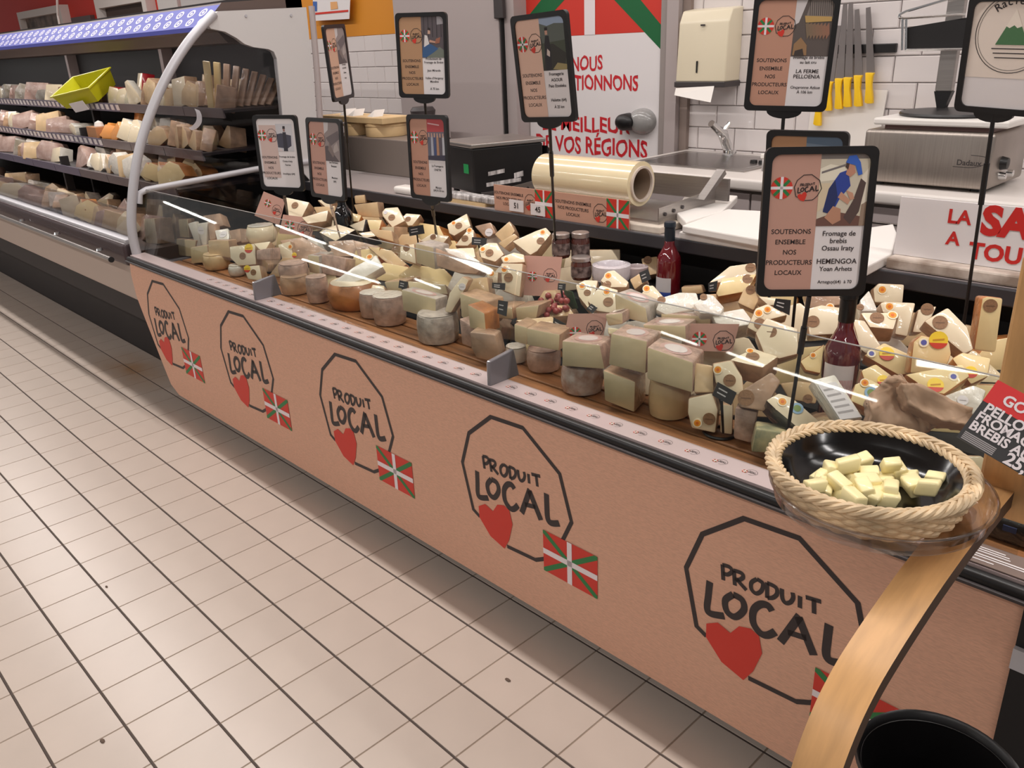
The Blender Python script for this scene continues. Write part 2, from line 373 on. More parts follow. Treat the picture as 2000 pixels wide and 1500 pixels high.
# far red wall seen over the refrigerated cabinet
FY = 3.62
bm = BM(); box(bm, (-14, FY, -.05), (-5.21, FY + .1, 3.2)); wl = obj('wall_far', bm, mat('red_wall', (204, 46, 30), .6), kind='structure')
M_frame = mat('white_frame', (216, 208, 202), .5)
def frm(u0, v0, u1, v1, inner, lab, name, cat, w=12, d=.10):
    y = FY - d; a = aty(u0, v0, y); b = aty(u1, v1, y); ww = w / FPX * (a - CP).dot(CR[2])
    t = thing(name, lab, cat, ((a.x + b.x) / 2, y, min(a.z, b.z)))
    for lo, hi in (((a.x, a.z - ww), (b.x, a.z)), ((a.x, b.z), (a.x + ww, a.z - ww)), ((b.x - ww, b.z), (b.x, a.z - ww))):
        bm = BM(); box(bm, (lo[0], y, min(lo[1], hi[1])), (hi[0], FY - .001, max(lo[1], hi[1]))); obj('frame_rail', bm, M_frame, t)
    bm = BM(); box(bm, (a.x + ww, FY - .03, b.z), (b.x - ww, FY - .002, a.z - ww)); obj('back_panel', bm, inner, t)
    return t
frm(32, 25, 138, 110, mat('hatch_inner', (150, 132, 122), .6, c2=(70, 60, 56), noise=.3, nscale=5), 'white framed serving hatch in the red wall, the left one of two', 'serving_hatch', 'hatch')
frm(182, -2, 304, 110, mat('dark_door', (70, 54, 46), .6), 'white framed dark doorway in the red wall behind the cabinet', 'doorway_frame', 'doorway', 18)
for k, (u0, u1, c, lab) in enumerate(((306, 345, (206, 200, 196), 'narrow white panel right of the dark doorway, far back'), (352, 470, (196, 190, 188), 'wide grey white panel above the cabinet end wall'))):
    a = aty(u0, 0, FY - .06); b = aty(u1, 0, FY - .06); bm = BM(); box(bm, (a.x, FY - .06, 0), (min(b.x, -5.25), FY - .001, 3)); tag(obj('wall_panel', bm, mat('far_panel%d' % k, c, .5)), lab, 'panel')
a = aty(138, 35, FY - .05); b = aty(184, 70, FY - .05); bm = BM(); box(bm, (a.x, FY - .05, b.z), (b.x, FY - .001, a.z)); tag(obj('menu_board', bm, mat('menu', (88, 70, 68), .5)), 'dark menu board between the hatch and the doorway', 'board')
p = aty(112, 5, 3.0); bm = BM(); tube(bm, [aty(110, -40, 3.0), aty(113, 30, 3.0), aty(118, 56, 3.0)], .012, 8); tag(obj('hanging_rod', bm, M_frame), 'thin white rod hanging down above the cabinet roof', 'rod')
# ================================================================== COUNTER
PYF = .9964; X0, X1 = -1.715, 1.592; ZB, ZP = .075, .606
ctr = thing('cheese_counter', 'long low refrigerated cheese counter with a kraft printed front panel', 'counter', (0, 1.4, 0))
bm = BM()
out = [(X0 + .004, ZP), (X0 - .012, ZP - .06), (X0 - .004, ZP - .15), (X0 + .02, ZP - .2), (-1.575, ZB + .10), (-1.535, ZB + .03), (-1.47, ZB), (X1, ZB), (X1, ZP)]
prism(bm, [V((x, PYF, z)) for x, z in out], V((0, .018, 0))); fp = obj('front_panel', bm, M_kraft, ctr)
# logo template measured on the fourth logo, then stamped along the panel
def pp(X, Y): p = aty(860 + X / 3.75, 780 + Y / 3.75, PYF); return (p.x, p.z)
LO = pp(370, 125)
def lp(L): return [(pp(*q)[0] - LO[0], pp(*q)[1] - LO[1]) for q in L]
oct_ = lp([(490, 1075), (700, 1175), (760, 1168), (850, 1110), (905, 1015), (962, 900), (875, 545), (605, 208), (370, 128), (210, 247), (163, 460), (243, 805), (290, 858)])
letters = [([(312, 415), (325, 507)], .0085), (bez([(312, 416), (342, 424), (355, 448), (340, 470), (320, 466)]), .0085),
 ([(362, 440), (376, 530)], .0085), (bez([(362, 441), (395, 452), (404, 476), (388, 494), (370, 488)]), .0085), ([(378, 490), (426, 550)], .0085),
 (bez([(462, 476), (488, 498), (488, 540), (468, 562), (446, 540), (442, 500), (462, 476)]), .0085),
 ([(505, 490), (515, 582)], .0085), (bez([(505, 491), (543, 512), (552, 548), (538, 574), (515, 580)]), .0085),
 (bez([(568, 515), (576, 570), (592, 596), (611, 588), (619, 560), (613, 530)]), .0085), ([(645, 545), (652, 615)], .0085),
 ([(668, 547), (732, 563)], .0085), ([(702, 555), (712, 638)], .0085),
 (bez([(270, 525), (273, 610), (276, 690), (295, 718), (352, 722)]), .0150),
 (bez([(375, 585), (415, 612), (428, 670), (398, 718), (360, 692), (346, 625), (375, 585)]), .0140),
 (bez([(543, 655), (522, 625), (492, 624), (468, 665), (475, 740), (510, 795), (540, 802), (570, 775)]), .0150),
 ([(597, 832), (657, 662)], .0160), ([(652, 668), (738, 884)], .0165), ([(620, 768), (698, 788)], .0120),
 (bez([(778, 690), (781, 780), (787, 870), (812, 905), (872, 908)]), .0160)]
heart_ = lp([(283, 780), (330, 765), (388, 818), (420, 770), (468, 775), (507, 812), (531, 915), (506, 1030), (472, 1092), (370, 1000), (290, 862)])
bm = BM(); stroke(bm, oct_, .0105, 0)
for L, w in letters: stroke(bm, lp(L), w, 0)
me_logo = bpy.data.meshes.new('logo_ink'); bm.to_mesh(me_logo); bm.free(); me_logo.materials.append(M_ink)
bm = BM(); poly(bm, [V((x, y, 0)) for x, y in heart_]); bmesh.ops.triangulate(bm, faces=bm.faces); me_heart = bpy.data.meshes.new('heart'); bm.to_mesh(me_heart); bm.free(); me_heart.materials.append(M_red)
FW, FH = .166, .112
def flagmesh(w, h, circle=False):
    bm = BM()
    def q(pts, mi, z): f = bm.faces.new([bm.verts.new((x, y, z)) for x, y in pts]); f.material_index = mi
    t = .13 * h; e = .0003
    if circle:
        r = h / 2; q([(r * math.cos(k * math.pi / 12), r * math.sin(k * math.pi / 12)) for k in range(24)], 0, 0)
        for a in (1, -1): q([(r * .68 + t * .4, a * r * .68 - a * t * .4), (r * .68 - t * .4, a * r * .68 + a * t * .4), (-r * .68 - t * .4, -a * r * .68 + a * t * .4), (-r * .68 + t * .4, -a * r * .68 - a * t * .4)], 1, e)
        q([(-t / 2, -r), (t / 2, -r), (t / 2, r), (-t / 2, r)], 2, 2 * e); q([(-r, -t / 2), (r, -t / 2), (r, t / 2), (-r, t / 2)], 2, 2 * e)
    else:
        a, b = w / 2, h / 2; q([(-a, -b), (a, -b), (a, b), (-a, b)], 0, 0); g = t * .62
        q([(-a, -b), (-a + g, -b), (a, b - g), (a, b), (a - g, b), (-a, -b + g)], 1, e); q([(-a, b), (-a, b - g), (a - g, -b), (a, -b), (a, -b + g), (-a + g, b)], 1, e)
        q([(-t / 2, -b), (t / 2, -b), (t / 2, b), (-t / 2, b)], 2, 2 * e); q([(-a, -t / 2), (a, -t / 2), (a, t / 2), (-a, t / 2)], 2, 2 * e)
    me = bpy.data.meshes.new('flag'); bm.to_mesh(me); bm.free()
    for m in (M_red, M_green, M_white): me.materials.append(m)
    return me
me_flag = flagmesh(FW, FH); me_disc = flagmesh(1, 1, True)
def place(me, name, parent, P, ux, uy, s=1):
    o = bpy.data.objects.new(name, me); COL.objects.link(o); o.parent = parent
    n = ux.cross(uy); org = V(parent.get('_o') or (0, 0, 0)); q = P - org
    o.matrix_basis = Matrix(((ux.x * s, uy.x * s, n.x * s, q.x), (ux.y * s, uy.y * s, n.y * s, q.y), (ux.z * s, uy.z * s, n.z * s, q.z), (0, 0, 0, 1)))
    return o
fc = pp(950, 1202)
for xa in (-1.502, -.8535, -.192, LO[0], 1.1445):
    P = V((xa, PYF, LO[1]))
    place(me_logo, 'logo', fp, P + V((0, -.0007, 0)), X_, Z_); place(me_heart, 'heart', fp, P + V((0, -.0013, 0)), X_, Z_)
    place(me_flag, 'flag', fp, P + V((fc[0] - LO[0], -.0013, fc[1] - LO[1])), X_, Z_)
XE = 3.1
# dark bumper moulding, printed ledge, grille, deck, slats
bm = BM(); box(bm, (X0 + .01, .982, .602), (XE, 1.002, .628)); bevel(bm, .008, 3); obj('bumper', bm, M_black, ctr, True)
bm = BM(); box(bm, (X0 + .01, .976, .607), (XE, .984, .613)); bevel(bm, .002); obj('bumper_rib', bm, M_dark, ctr, True)
bm = BM(); box(bm, (X0 + .01, 1.002, .600), (XE, 1.062, .630)); lg = obj('ledge', bm, mat('ledge', (196, 178, 176), .28, coat=.5), ctr)
for k in range(46):
    x = -1.05 + k * .062
    if x > 1.47: break
    P = V((x, 1.03, .6306)); uy = V((0, 1, 0))
    place(me_disc, 'red_flag_mark', lg, P, X_, uy, .011).matrix_basis
    place(me_logo, 'small_logo', lg, P + V((.0085, .0135, 0)), X_, uy, .058)
bm = BM()
for k in range(9): box(bm, (X0 + .02, 1.064 + k * .008, .618 - k * .0045), (XE, 1.0675 + k * .008, .624 - k * .0045))
for k in range(0, 120): box(bm, (X0 + .03 + k * .04, 1.064, .6165 - .004), (X0 + .036 + k * .04, 1.134, .6165 - .034 + .03)) if False else None
obj('grille', bm, M_dark, ctr)
bm = BM(); box(bm, (X0 + .02, 1.062, .3), (XE, 1.136, .575)); obj('air_duct', bm, M_blackm, ctr)
bm = BM(); box(bm, (X0 + .02, 1.136, .48), (XE, 1.98, .556)); obj('deck', bm, M_blackm, ctr)
for k in range(3):
    bm = BM(); y0 = 1.138 + k * .062; box(bm, (X0 + .03, y0, .556), (XE, y0 + .055, .574)); bevel(bm, .003); obj('wood_slat', bm, M_wood, ctr)
bm = BM(); box(bm, (X0 + .02, 1.40, .556), (XE, 1.98, .612)); obj('step', bm, M_blackm, ctr)
bm = BM(); box(bm, (X0 + .02, 1.60, .612), (XE, 1.98, .655)); obj('step', bm, M_blackm, ctr)
bm = BM(); box(bm, (X0 + .02, 1.955, .3), (XE, 1.99, .785)); obj('back_panel', bm, M_blackm, ctr)
bm = BM(); box(bm, (-1.50, 1.10, .0), (X1, 1.94, .30)); obj('plinth', bm, M_dark, ctr)
bm = BM(); box(bm, (-1.55, 1.016, .09), (XE, 1.06, .60)); obj('inner_front', bm, M_blackm, ctr)
bm = BM(); box(bm, (X1 + .002, .985, .10), (XE, 1.02, .602)); obj('side_front', bm, M_blackm, ctr)
bm = BM(); box(bm, (X1 + .002, .976, .50), (XE, .986, .535)); obj('trim_rail', bm, M_alu, ctr)
# glass panes and brackets
GB, GT = V((0, 1.058, .628)), V((0, 1.116, .880))
xs_ = [X0 + .012, -.665, .455, 1.56]
for k in range(3):
    a, b = xs_[k] + .004, xs_[k + 1] - .004; bm = BM(); n = V((0, -(GT - GB).z, (GT - GB).y)).normalized() * .006
    prism(bm, [V((a, GB.y, GB.z)), V((b, GB.y, GB.z)), V((b, GT.y, GT.z)), V((a, GT.y, GT.z))], -n); obj('glass_pane', bm, M_glass, ctr)
    bm = BM(); tube(bm, [V((a, GT.y, GT.z)), V((b, GT.y, GT.z))], .0013, 6); obj('glass_edge', bm, mat('glass_edge', (176, 174, 170), .2, coat=1), ctr)
for x in (-.665, .455):
    bm = BM(); prism(bm, [V((x, 1.004, .629)), V((x, 1.006, .690)), V((x, 1.085, .700)), V((x, 1.10, .629))], V((.012, 0, 0))); bevel(bm, .003); bk = obj('glass_bracket', bm, M_brk, ctr)
    bm = BM(); lathe(bm, [(0, 0), (.008, 0), (.008, .006), (0, .007)], 12, Matrix.Translation((x, 1.02, .675)) @ Matrix.Rotation(R(-90), 4, 'Y')); obj('screw', bm, M_chrome, bk)
# end wall between counter and cabinet, with curved front tube and glass
EX = -1.715
endw = thing('counter_end_wall', 'pale grey end wall with curved front tube and tinted glass between counter and cabinet', 'end panel', (EX, 1.5, .6))
def E(u, v): p = atx(u, v, EX); return V((0, p.y, p.z))
outer = [E(425, 22), E(598, 14), E(612, 150), E(622, 300), V((0, 1.95, .79)), V((0, 1.90, .79)), E(560, 300), E(552, 225), E(548, 180), E(541, 115), E(535, 101), E(525, 96), E(495, 92), E(478, 86), E(462, 74), E(440, 62), E(412, 56), E(404, 46)]
bm = BM(); prism(bm, [p + V((EX, 0, 0)) for p in outer], V((-.03, 0, 0))); obj('upper_panel', bm, mat('end_grey', (206, 202, 200), .45), endw)
bm = BM(); tube(bm, [E(604, 12) + V((EX + .002, .01, 0)), E(616, 150) + V((EX + .002, .01, 0)), E(627, 330) + V((EX + .002, .01, 0))], .014, 8); obj('edge_trim', bm, M_wpanel, endw)
for u, v in ((480, 31), (568, 30)):
    bm = BM(); lathe(bm, [(0, 0), (.006, 0), (.006, .003), (0, .003)], 10, Matrix.Translation(E(u, v) + V((EX + .001, 0, 0))) @ Matrix.Rotation(R(90), 4, 'Y')); obj('screw', bm, M_alu, endw)
cur = [E(268, 500), E(257, 440), E(262, 350), E(280, 262), E(318, 165), E(366, 85), E(418, 26)]
path = bez([(p.y, p.z) for p in cur], 6); bm = BM(); tube(bm, [V((EX, p.x, p.y)) for p in path], .0185, 12); obj('curved_tube', bm, M_alu, endw, True)
bm = BM(); prism(bm, [V((EX - .004, p.x, p.y)) for p in path] + [V((EX - .004, 1.80, 1.40)), V((EX - .004, 1.86, .80)), V((EX - .004, 1.90, .56)), V((EX - .004, 1.1, .56))], V((-.006, 0, 0))); obj('end_glass', bm, M_glass2, endw)
bm = BM(); a, b = E(276, 372), E(512, 328); tube(bm, [V((EX + .004, a.y - .02, a.z - .05)), V((EX + .004, a.y - .01, a.z - .01)), V((EX + .004, a.y + .02, a.z)), V((EX + .004, b.y, b.z)), V((EX + .004, 1.9, .9))], .013, 10); obj('glass_rail', bm, M_alu, endw, True)
bm = BM(); box(bm, (EX - .02, 1.02, .50), (EX + .012, 1.95, .575)); obj('base_rail', bm, M_brk, endw)
bm = BM(); box(bm, (EX - .03, 1.70, .56), (EX - .01, 1.95, .86)); obj('dark_corner', bm, M_blackm, endw)
# service worktop at the back
WZ = .815
bm = BM(); box(bm, (-1.70, 1.85, .795), (XE, 2.27, WZ)); wt_ = tag(obj('service_worktop', bm, mat('worktop', (158, 148, 146), .35)), 'long grey service worktop behind the cheese display', 'worktop')
bm = BM(); box(bm, (-1.70, 1.838, .776), (XE, 1.852, .817)); bevel(bm, .004); obj('front_edge', bm, mat('edge_profile', (58, 56, 60), .35), wt_)
bm = BM(); box(bm, (-1.70, 2.0, .0), (XE, 2.25, .795)); obj('cabinet_base', bm, M_dark, wt_)

# lamp strips on the far side of the aisle, seen mirrored in the counter glass
for k, (x0, z0, x1, z1, r) in enumerate(((-7.78, 1.04, -6.46, .95, .009), (-5.27, 1.07, -4.42, 1.01, .008), (-4.34, 1.0, -3.56, .94, .007), (-4.69, .83, -3.53, .81, .007), (-3.03, 1.18, -2.36, 1.09, .022), (-3.12, .91, -2.82, .89, .007), (-.87, .97, -.62, .95, .006), (-.43, .95, -.21, .93, .006), (-.15, .93, .39, .90, .006), (.51, 1.12, .81, 1.15, .02))):
    t = thing('lamp_strip', 'white lamp strip across the aisle, mirrored in the counter glass, number %s from the left' % ('one two three four five six seven eight nine ten'.split()[k]), 'lamp', ((x0 + x1) / 2, -1.52, z0 - .03), 'lamp strips across the aisle')
    bm = BM(); tube(bm, [V((x0, -1.5, z0)), V((x1, -1.5, z1))], r, 8); obj('lit_tube', bm, mat('lit_tube', (255, 250, 244), .5, emit=22), t)
    bm = BM(); tube(bm, [V((x0, -1.5 - r * 1.6, z0)), V((x1, -1.5 - r * 1.6, z1))], r * .8, 6); obj('holder', bm, M_dark, t)
bm = BM(); box(bm, (-8.2, -1.9, 0), (1.3, -1.56, .62)); obj('opposite_cabinet', bm, M_dark, kind='structure')  # unseen cabinet body across the aisle, added below the lamp strips
# ================================================================== SIGNS ON POLES
def rrect(w, h, r, k=5):
    out = []
    for cx, cy, a0 in ((w / 2 - r, h / 2 - r, 0), (-w / 2 + r, h / 2 - r, 90), (-w / 2 + r, -h / 2 + r, 180), (w / 2 - r, -h / 2 + r, 270)):
        for i in range(k + 1): a = R(a0 + 90 * i / k); out.append((cx + r * math.cos(a), cy + r * math.sin(a)))
    return out
LOGO_W = 2.43 * S
def minilogo(t, P, ux, uy, s):
    """small print of the round flag beside the ten-sided mark; P its centre, s the overall width"""
    d = .46 * s; n = ux.cross(uy)
    place(me_disc, 'round_flag_mark', t, P - ux * (.27 * s) + n * .0001, ux, uy, d)
    k = .56 * s / .363
    q = P + ux * (.02 * s) + n * .0004
    place(me_logo, 'mark', t, q + ux * (.10 * k * 1.0 - .0) + uy * (.17 * k), ux, uy, k)
    place(me_heart, 'heart_mark', t, q + ux * (.10 * k) + uy * (.17 * k) - n * .0001, ux, uy, k)
def photo_man_sheep(q):
    q((206, 196, 176), [(0, 0), (1, 0), (1, 1), (0, 1)]); q((120, 112, 108), [(0, .93), (1, .93), (1, 1), (0, 1)])
    q((232, 224, 204), [(0, .62), (.55, .66), (.62, .8), (.2, .86), (0, .8)]); q((226, 216, 198), [(.85, .3), (1, .3), (1, .82), (.86, .7)])
    q((120, 112, 110), [(.03, .73), (.5, .83), (.5, .86), (.03, .76)])
    q((214, 196, 166), [(0, .2), (.22, .3), (.3, .6), (.0, .6)]); q((110, 76, 66), [(0, 0), (1, 0), (1, .12), (.4, .2), (0, .1)])
    q((150, 128, 110), [(.88, .0), (1, 0), (1, .34), (.9, .3)])
    q((84, 66, 62), [(.55, .12), (.72, .36), (.84, .66), (.95, .60), (.86, .2), (.7, .02)])
    q((44, 66, 150), [(.12, .22), (.2, .52), (.4, .74), (.56, .78), (.64, .56), (.44, .38), (.3, .16)])
    q((34, 46, 96), [(.12, .2), (.2, .52), (.32, .64), (.4, .4), (.3, .16)])
    q((186, 136, 110), [(.16, .12), (.32, .28), (.48, .24), (.5, .08), (.34, .02)])
    q((196, 146, 120), [(.4, .4), (.62, .3), (.66, .36), (.46, .48)]); q((196, 146, 120), [(.56, .5), (.7, .46), (.74, .38), (.66, .36)])
    q((190, 136, 112), [(.52, .72), (.56, .86), (.68, .84), (.72, .74), (.62, .68)]); q((70, 50, 44), [(.5, .82), (.52, .9), (.58, .88), (.56, .78)])
    q((54, 98, 190), [(.5, .88), (.56, .97), (.7, .98), (.8, .88), (.86, .72), (.78, .7), (.7, .84)])
def photo_flock(q):
    q((92, 82, 78), [(0, 0), (1, 0), (1, 1), (0, 1)]); q((206, 200, 200), [(.0, .55), (.12, .6), (.3, 1), (0, 1)]); q((128, 118, 112), [(.3, .72), (1, .66), (1, 1), (.4, 1)])
    for k in range(12): q((62, 56, 54), [(.36 + k * .053, .98), (.375 + k * .053, .98), (.40 + k * .055, .72), (.385 + k * .055, .72)])
    q((186, 152, 92), [(.26, .72), (.98, .70), (.98, .62), (.3, .6)])
    for k in range(7): q((122 + k * 4, 104, 84), [(.30 + k * .09, .58 - k * .01), (.38 + k * .09, .6), (.46 + k * .085, .40), (.38 + k * .085, .30)])
    q((150, 116, 82), [(.04, .02), (.05, .22), (.22, .34), (.4, .2), (.42, .02)]); q((64, 54, 50), [(.08, .0), (.1, .1), (.3, .14), (.36, 0)])
def photo_sit(q):
    q((86, 78, 82), [(0, 0), (1, 0), (1, 1), (0, 1)])
    for k in range(5): q((60, 54, 58), [(.1 + k * .19, .5), (.14 + k * .19, .5), (.14 + k * .19, 1), (.1 + k * .19, 1)])
    q((150, 146, 150), [(.7, .8), (1, .82), (1, 1), (.7, 1)]); q((110, 116, 106), [(.2, 0), (1, 0), (1, .18), (.8, .26), (.5, .2)])
    q((54, 88, 132), [(.0, .02), (.06, .3), (.4, .34), (.74, .22), (.5, .12), (.16, .0)])
    q((214, 208, 206), [(.1, .26), (.14, .56), (.26, .54), (.34, .34)]); q((196, 158, 138), [(.28, .58), (.3, .7), (.4, .7), (.4, .58)]); q((44, 36, 36), [(.28, .68), (.3, .74), (.41, .72), (.4, .66)])
    q((190, 146, 126), [(.34, .38), (.6, .36), (.62, .4), (.36, .44)]); q((150, 96, 76), [(.6, .34), (.8, .36), (.84, .5), (.64, .46)])
def photo_field(q):
    q((150, 166, 190), [(0, .7), (1, .78), (1, 1), (0, 1)]); q((92, 98, 92), [(0, .5), (1, .55), (1, .86), (.6, .88), (.3, .84), (0, .9)]); q((70, 76, 62), [(0, 0), (1, 0), (1, .56), (0, .52)])
    q((52, 50, 46), [(0, 0), (.6, .0), (.9, .1), (1, .3), (.5, .5), (.2, .5)]); q((154, 140, 96), [(.4, .02), (.7, 0), (.95, .0), (.98, .1), (.6, .14)])
    q((40, 38, 42), [(.12, .0), (.14, .5), (.2, .66), (.34, .66), (.38, .4), (.36, 0)]); q((196, 150, 130), [(.2, .68), (.2, .78), (.3, .78), (.3, .68)]); q((34, 30, 32), [(.19, .76), (.2, .82), (.32, .82), (.31, .76)]); q((206, 190, 180), [(.2, .3), (.24, .42), (.34, .36), (.32, .26)])
def photo_grey(q):
    q((150, 138, 136), [(0, 0), (1, 0), (1, 1), (0, 1)]); q((206, 200, 200), [(0, .7), (.25, .8), (.3, 1), (0, 1)]); q((112, 102, 104), [(.1, .6), (.9, .8), (1, .6), (.4, .4)])
    q((96, 86, 88), [(0, .0), (.9, .0), (.2, .4), (0, .38)]); q((176, 164, 160), [(.5, .2), (.9, .3), (.8, .5), (.6, .4)]); q((130, 116, 112), [(.2, .3), (.5, .1), (.6, .2), (.3, .5)])
def photo_people(q):
    q((110, 104, 116), [(0, 0), (1, 0), (1, 1), (0, 1)]); q((178, 70, 74), [(0, .68), (1, .7), (1, 1), (0, 1)]); q((214, 176, 178), [(.05, .88), (.7, .84), (.7, .87), (.05, .91)])
    for k, c in enumerate(((96, 98, 112), (168, 170, 182), (70, 82, 122), (176, 132, 104), (92, 84, 92), (190, 190, 196))): x = .03 + k * .16; q(c, [(x, .1), (x + .02, .58), (x + .12, .6), (x + .15, .1)]); q((190, 150, 132), [(x + .03, .56), (x + .03, .66), (x + .1, .66), (x + .1, .56)])
    q((62, 60, 76), [(0, 0), (1, 0), (1, .14), (0, .1)])
def photo_dark(q):
    q((200, 198, 202), [(0, 0), (1, 0), (1, 1), (0, 1)]); q((72, 72, 86), [(.02, .14), (.0, .62), (.3, .66), (.9, .58), (.86, .2), (.6, .1)]); q((54, 52, 62), [(.36, 0), (.4, .7), (.6, .7), (.62, 0)])
    q((150, 116, 108), [(.44, .72), (.44, .86), (.56, .86), (.56, .72)]); q((46, 42, 46), [(.42, .82), (.44, .92), (.58, .92), (.58, .82)]); q((212, 200, 200), [(.0, .0), (.2, .1), (.3, .0)])
def photo_blue(q):
    q((88, 108, 130), [(0, 0), (1, 0), (1, 1), (0, 1)]); q((110, 128, 146), [(0, .8), (.9, .76), (.9, .82), (0, .88)]); q((196, 190, 180), [(0, 0), (1, 0), (1, .5), (0, .56)])
def sign(lab, P, yaw, roll, pit, base, photo, lines, w=.178, h=.24, tint=(196, 150, 118), style=0, pole='black', polebase=None, hub=1):
    P = V(P); nz = Z_; ux0 = V((math.cos(yaw), math.sin(yaw), 0)); n = ux0.cross(nz)
    up0 = nz * math.cos(pit) - n * math.sin(pit); ux = ux0 * math.cos(roll) + up0 * math.sin(roll); uy = -ux0 * math.sin(roll) + up0 * math.cos(roll); n = ux.cross(uy)
    t = thing('price_sign', lab, 'sign', (P.x, P.y, base), 'producer signs on poles above the counter')
    C = P + uy * (h / 2)
    def T(x, y, z=0): return C + ux * x + uy * y + n * z
    fw = .0115; bm = BM(); o_ = rrect(w, h, .012); i_ = rrect(w - 2 * fw, h - 2 * fw, .014)
    A = [bm.verts.new(T(x, y, .004)) for x, y in o_]; B = [bm.verts.new(T(x, y, .004)) for x, y in i_]; C2 = [bm.verts.new(T(x, y, -.006)) for x, y in o_]; D = [bm.verts.new(T(x, y, 0)) for x, y in i_]
    k = len(A)
    for i in range(k):
        j = (i + 1) % k; bm.faces.new((A[i], A[j], B[j], B[i])); bm.faces.new((C2[i], C2[j], A[j], A[i])); bm.faces.new((B[i], B[j], D[j], D[i]))
    bm.faces.new(C2); obj('frame', bm, M_black, t)
    iw, ih = w / 2 - fw, h / 2 - fw
    inner = rrect(2 * iw, 2 * ih, .014)
    bm = BM(); poly(bm, [T(x, y, .0004) for x, y in inner]); ins = obj('insert', bm, M_label, t)
    m_k = mat('kraft_sign_%d' % tint[0], tint, .5)
    if style == 0:
        half = [(x, y) for x, y in inner if x <= 0]
        bm = BM(); poly(bm, [T(0, ih, .0008)] + [T(x, y, .0008) for x, y in half] + [T(0, -ih, .0008)]); obj('kraft_half', bm, m_k, t)
        px0, px1, py0, py1 = 0, iw, -.02 * h, ih
    elif style == 1:
        bm = BM(); poly(bm, [T(x, y, .0008) for x, y in ((-iw + .008, -ih + .03), (.0, -ih + .03), (.0, ih - .02), (-iw + .008, ih - .02))]); obj('kraft_half', bm, m_k, t)
        px0, px1, py0, py1 = 0, iw - .012, .03 * h, ih - .016
    if style < 2:
        cnt = [0]
        pt = thing('photo', None, None, t['_o']); pt.parent = t; pt.location = (0, 0, 0)
        bm0 = {}
        def q(c, pts):
            cnt[0] += 1; key = tuple(c)
            bm = BM(); f = poly(bm, [T(px0 + (px1 - px0) * x, py0 + (py1 - py0) * y, .0009 + cnt[0] * .00005) for x, y in pts]); bmesh.ops.triangulate(bm, faces=bm.faces)
            bm0.setdefault('l', []).append((bm, flat(key)))
        photo(q)
        me = bpy.data.meshes.new('photo'); mats = []; vs = []; fs = []; mi = []
        for bm, m in bm0['l']:
            if m not in mats: mats.append(m)
            off = len(vs); bm.verts.index_update(); vs += [v.co - V(t['_o']) for v in bm.verts]
            for f in bm.faces: fs.append([off + v.index for v in f.verts]); mi.append(mats.index(m))
            bm.free()
        me.from_pydata(vs, [], fs)
        for m in mats: me.materials.append(m)
        for p, i in zip(me.polygons, mi): p.material_index = i
        bpy.data.objects.remove(pt); po = bpy.data.objects.new('photo', me); COL.objects.link(po); po.parent = t
        cx = -iw / 2; minilogo(t, T(cx, ih * .52, .0011), ux, uy, iw * .98)
        for i, s in enumerate(('SOUTENONS', 'ENSEMBLE', 'NOS', 'PRODUCTEURS', 'LOCAUX')):
            text(t, s, T(cx, -.155 * ih - i * .155 * ih, .0011), ux, uy, .0108 if i < 4 else .0108, M_ink, bold=.012, xs=1.0)
        for s, y, sz in lines:
            text(t, s, T((px1 + .0) / 2, y * ih, .0011), ux, uy, sz, M_ink, bold=.012)
    else: lines(t, T, ux, uy, iw, ih)
    # hub and pole
    bm = BM(); prism(bm, [T(.038 * math.cos(a), -h / 2 - .016 * math.sin(-a) * -1 * -1, .003) for a in [R(180 + 18 * i) for i in range(11)]], n * -.008)
    if hub: obj('hub', bm, M_black, t)
    top = P - n * .001; b = V((P.x, P.y, base)) if polebase is None else V(polebase)
    mid = top.lerp(b, .16); mid2 = top.lerp(b, .30)
    pm = M_black if pole == 'black' else mat('clear_rod', (190, 182, 176), .25, coat=.5)
    bm = BM(); tube(bm, [top, mid, mid, mid2, mid2, b], 1, 8, rr=[.0042, .0042, .0058, .0058, .0036, .0036]); obj('pole', bm, pm, t)
    bm = BM(); lathe(bm, [(0, .005), (.018, .004), (.02, 0), (0, 0)], 16, Matrix.Translation(b)); obj('base_disc', bm, M_black, t)
    return t
sign('framed sign with white border and dark suited figure, leftmost above the counter', (-.749, 1.21, .945), .374, -.005, .021, .574, photo_dark, [('Fromage de brebis', -.12, .0085), ('Ossau-Iraty', -.25, .0085), ('Ferme', -.36, .0085), ('Irouléguy (64)', -.62, .0085)], tint=(206, 182, 174), style=1, polebase=mound(562, 428, -.02))
sign('kraft framed sign with greyish photograph, second from left at lower level', (-.482, 1.216, .942), .061, -.007, .057, .574, photo_grey, [('Les Fermiers', -.1, .0085), ('Basques', -.2, .0085), ('Mauléon', -.52, .0085), ('(64)', -.62, .0085)], tint=(192, 148, 132), pole='clear', polebase=mound(667, 474, -.02))
sign('narrow looking framed sign turned edgewise, on tall pole at left', (-.785, 1.509, 1.211), 2.155, .039, .019, .612, photo_grey, [('Fromage', -.1, .009), ('de brebis', -.2, .009), ('Ossau', -.34, .009), ('Iraty', -.5, .009)], tint=(208, 168, 144), polebase=mound(692, 440, -.02))
sign('framed sign with seated figure in blue, tall one before the white slab door', (-.317, 1.493, 1.223), .348, -.028, .017, .612, photo_sit, [('Producteurs de', -.10, .0088), ('Fromage de Brebis', -.19, .0088), ('Jean Mirande', -.40, .0088), ('Vallée d\'Hergaray', -.60, .0088), ('Mendive', -.69, .0088), ('À 75 km', -.88, .0088)], tint=(178, 138, 104), polebase=mound(853, 482, -.02))
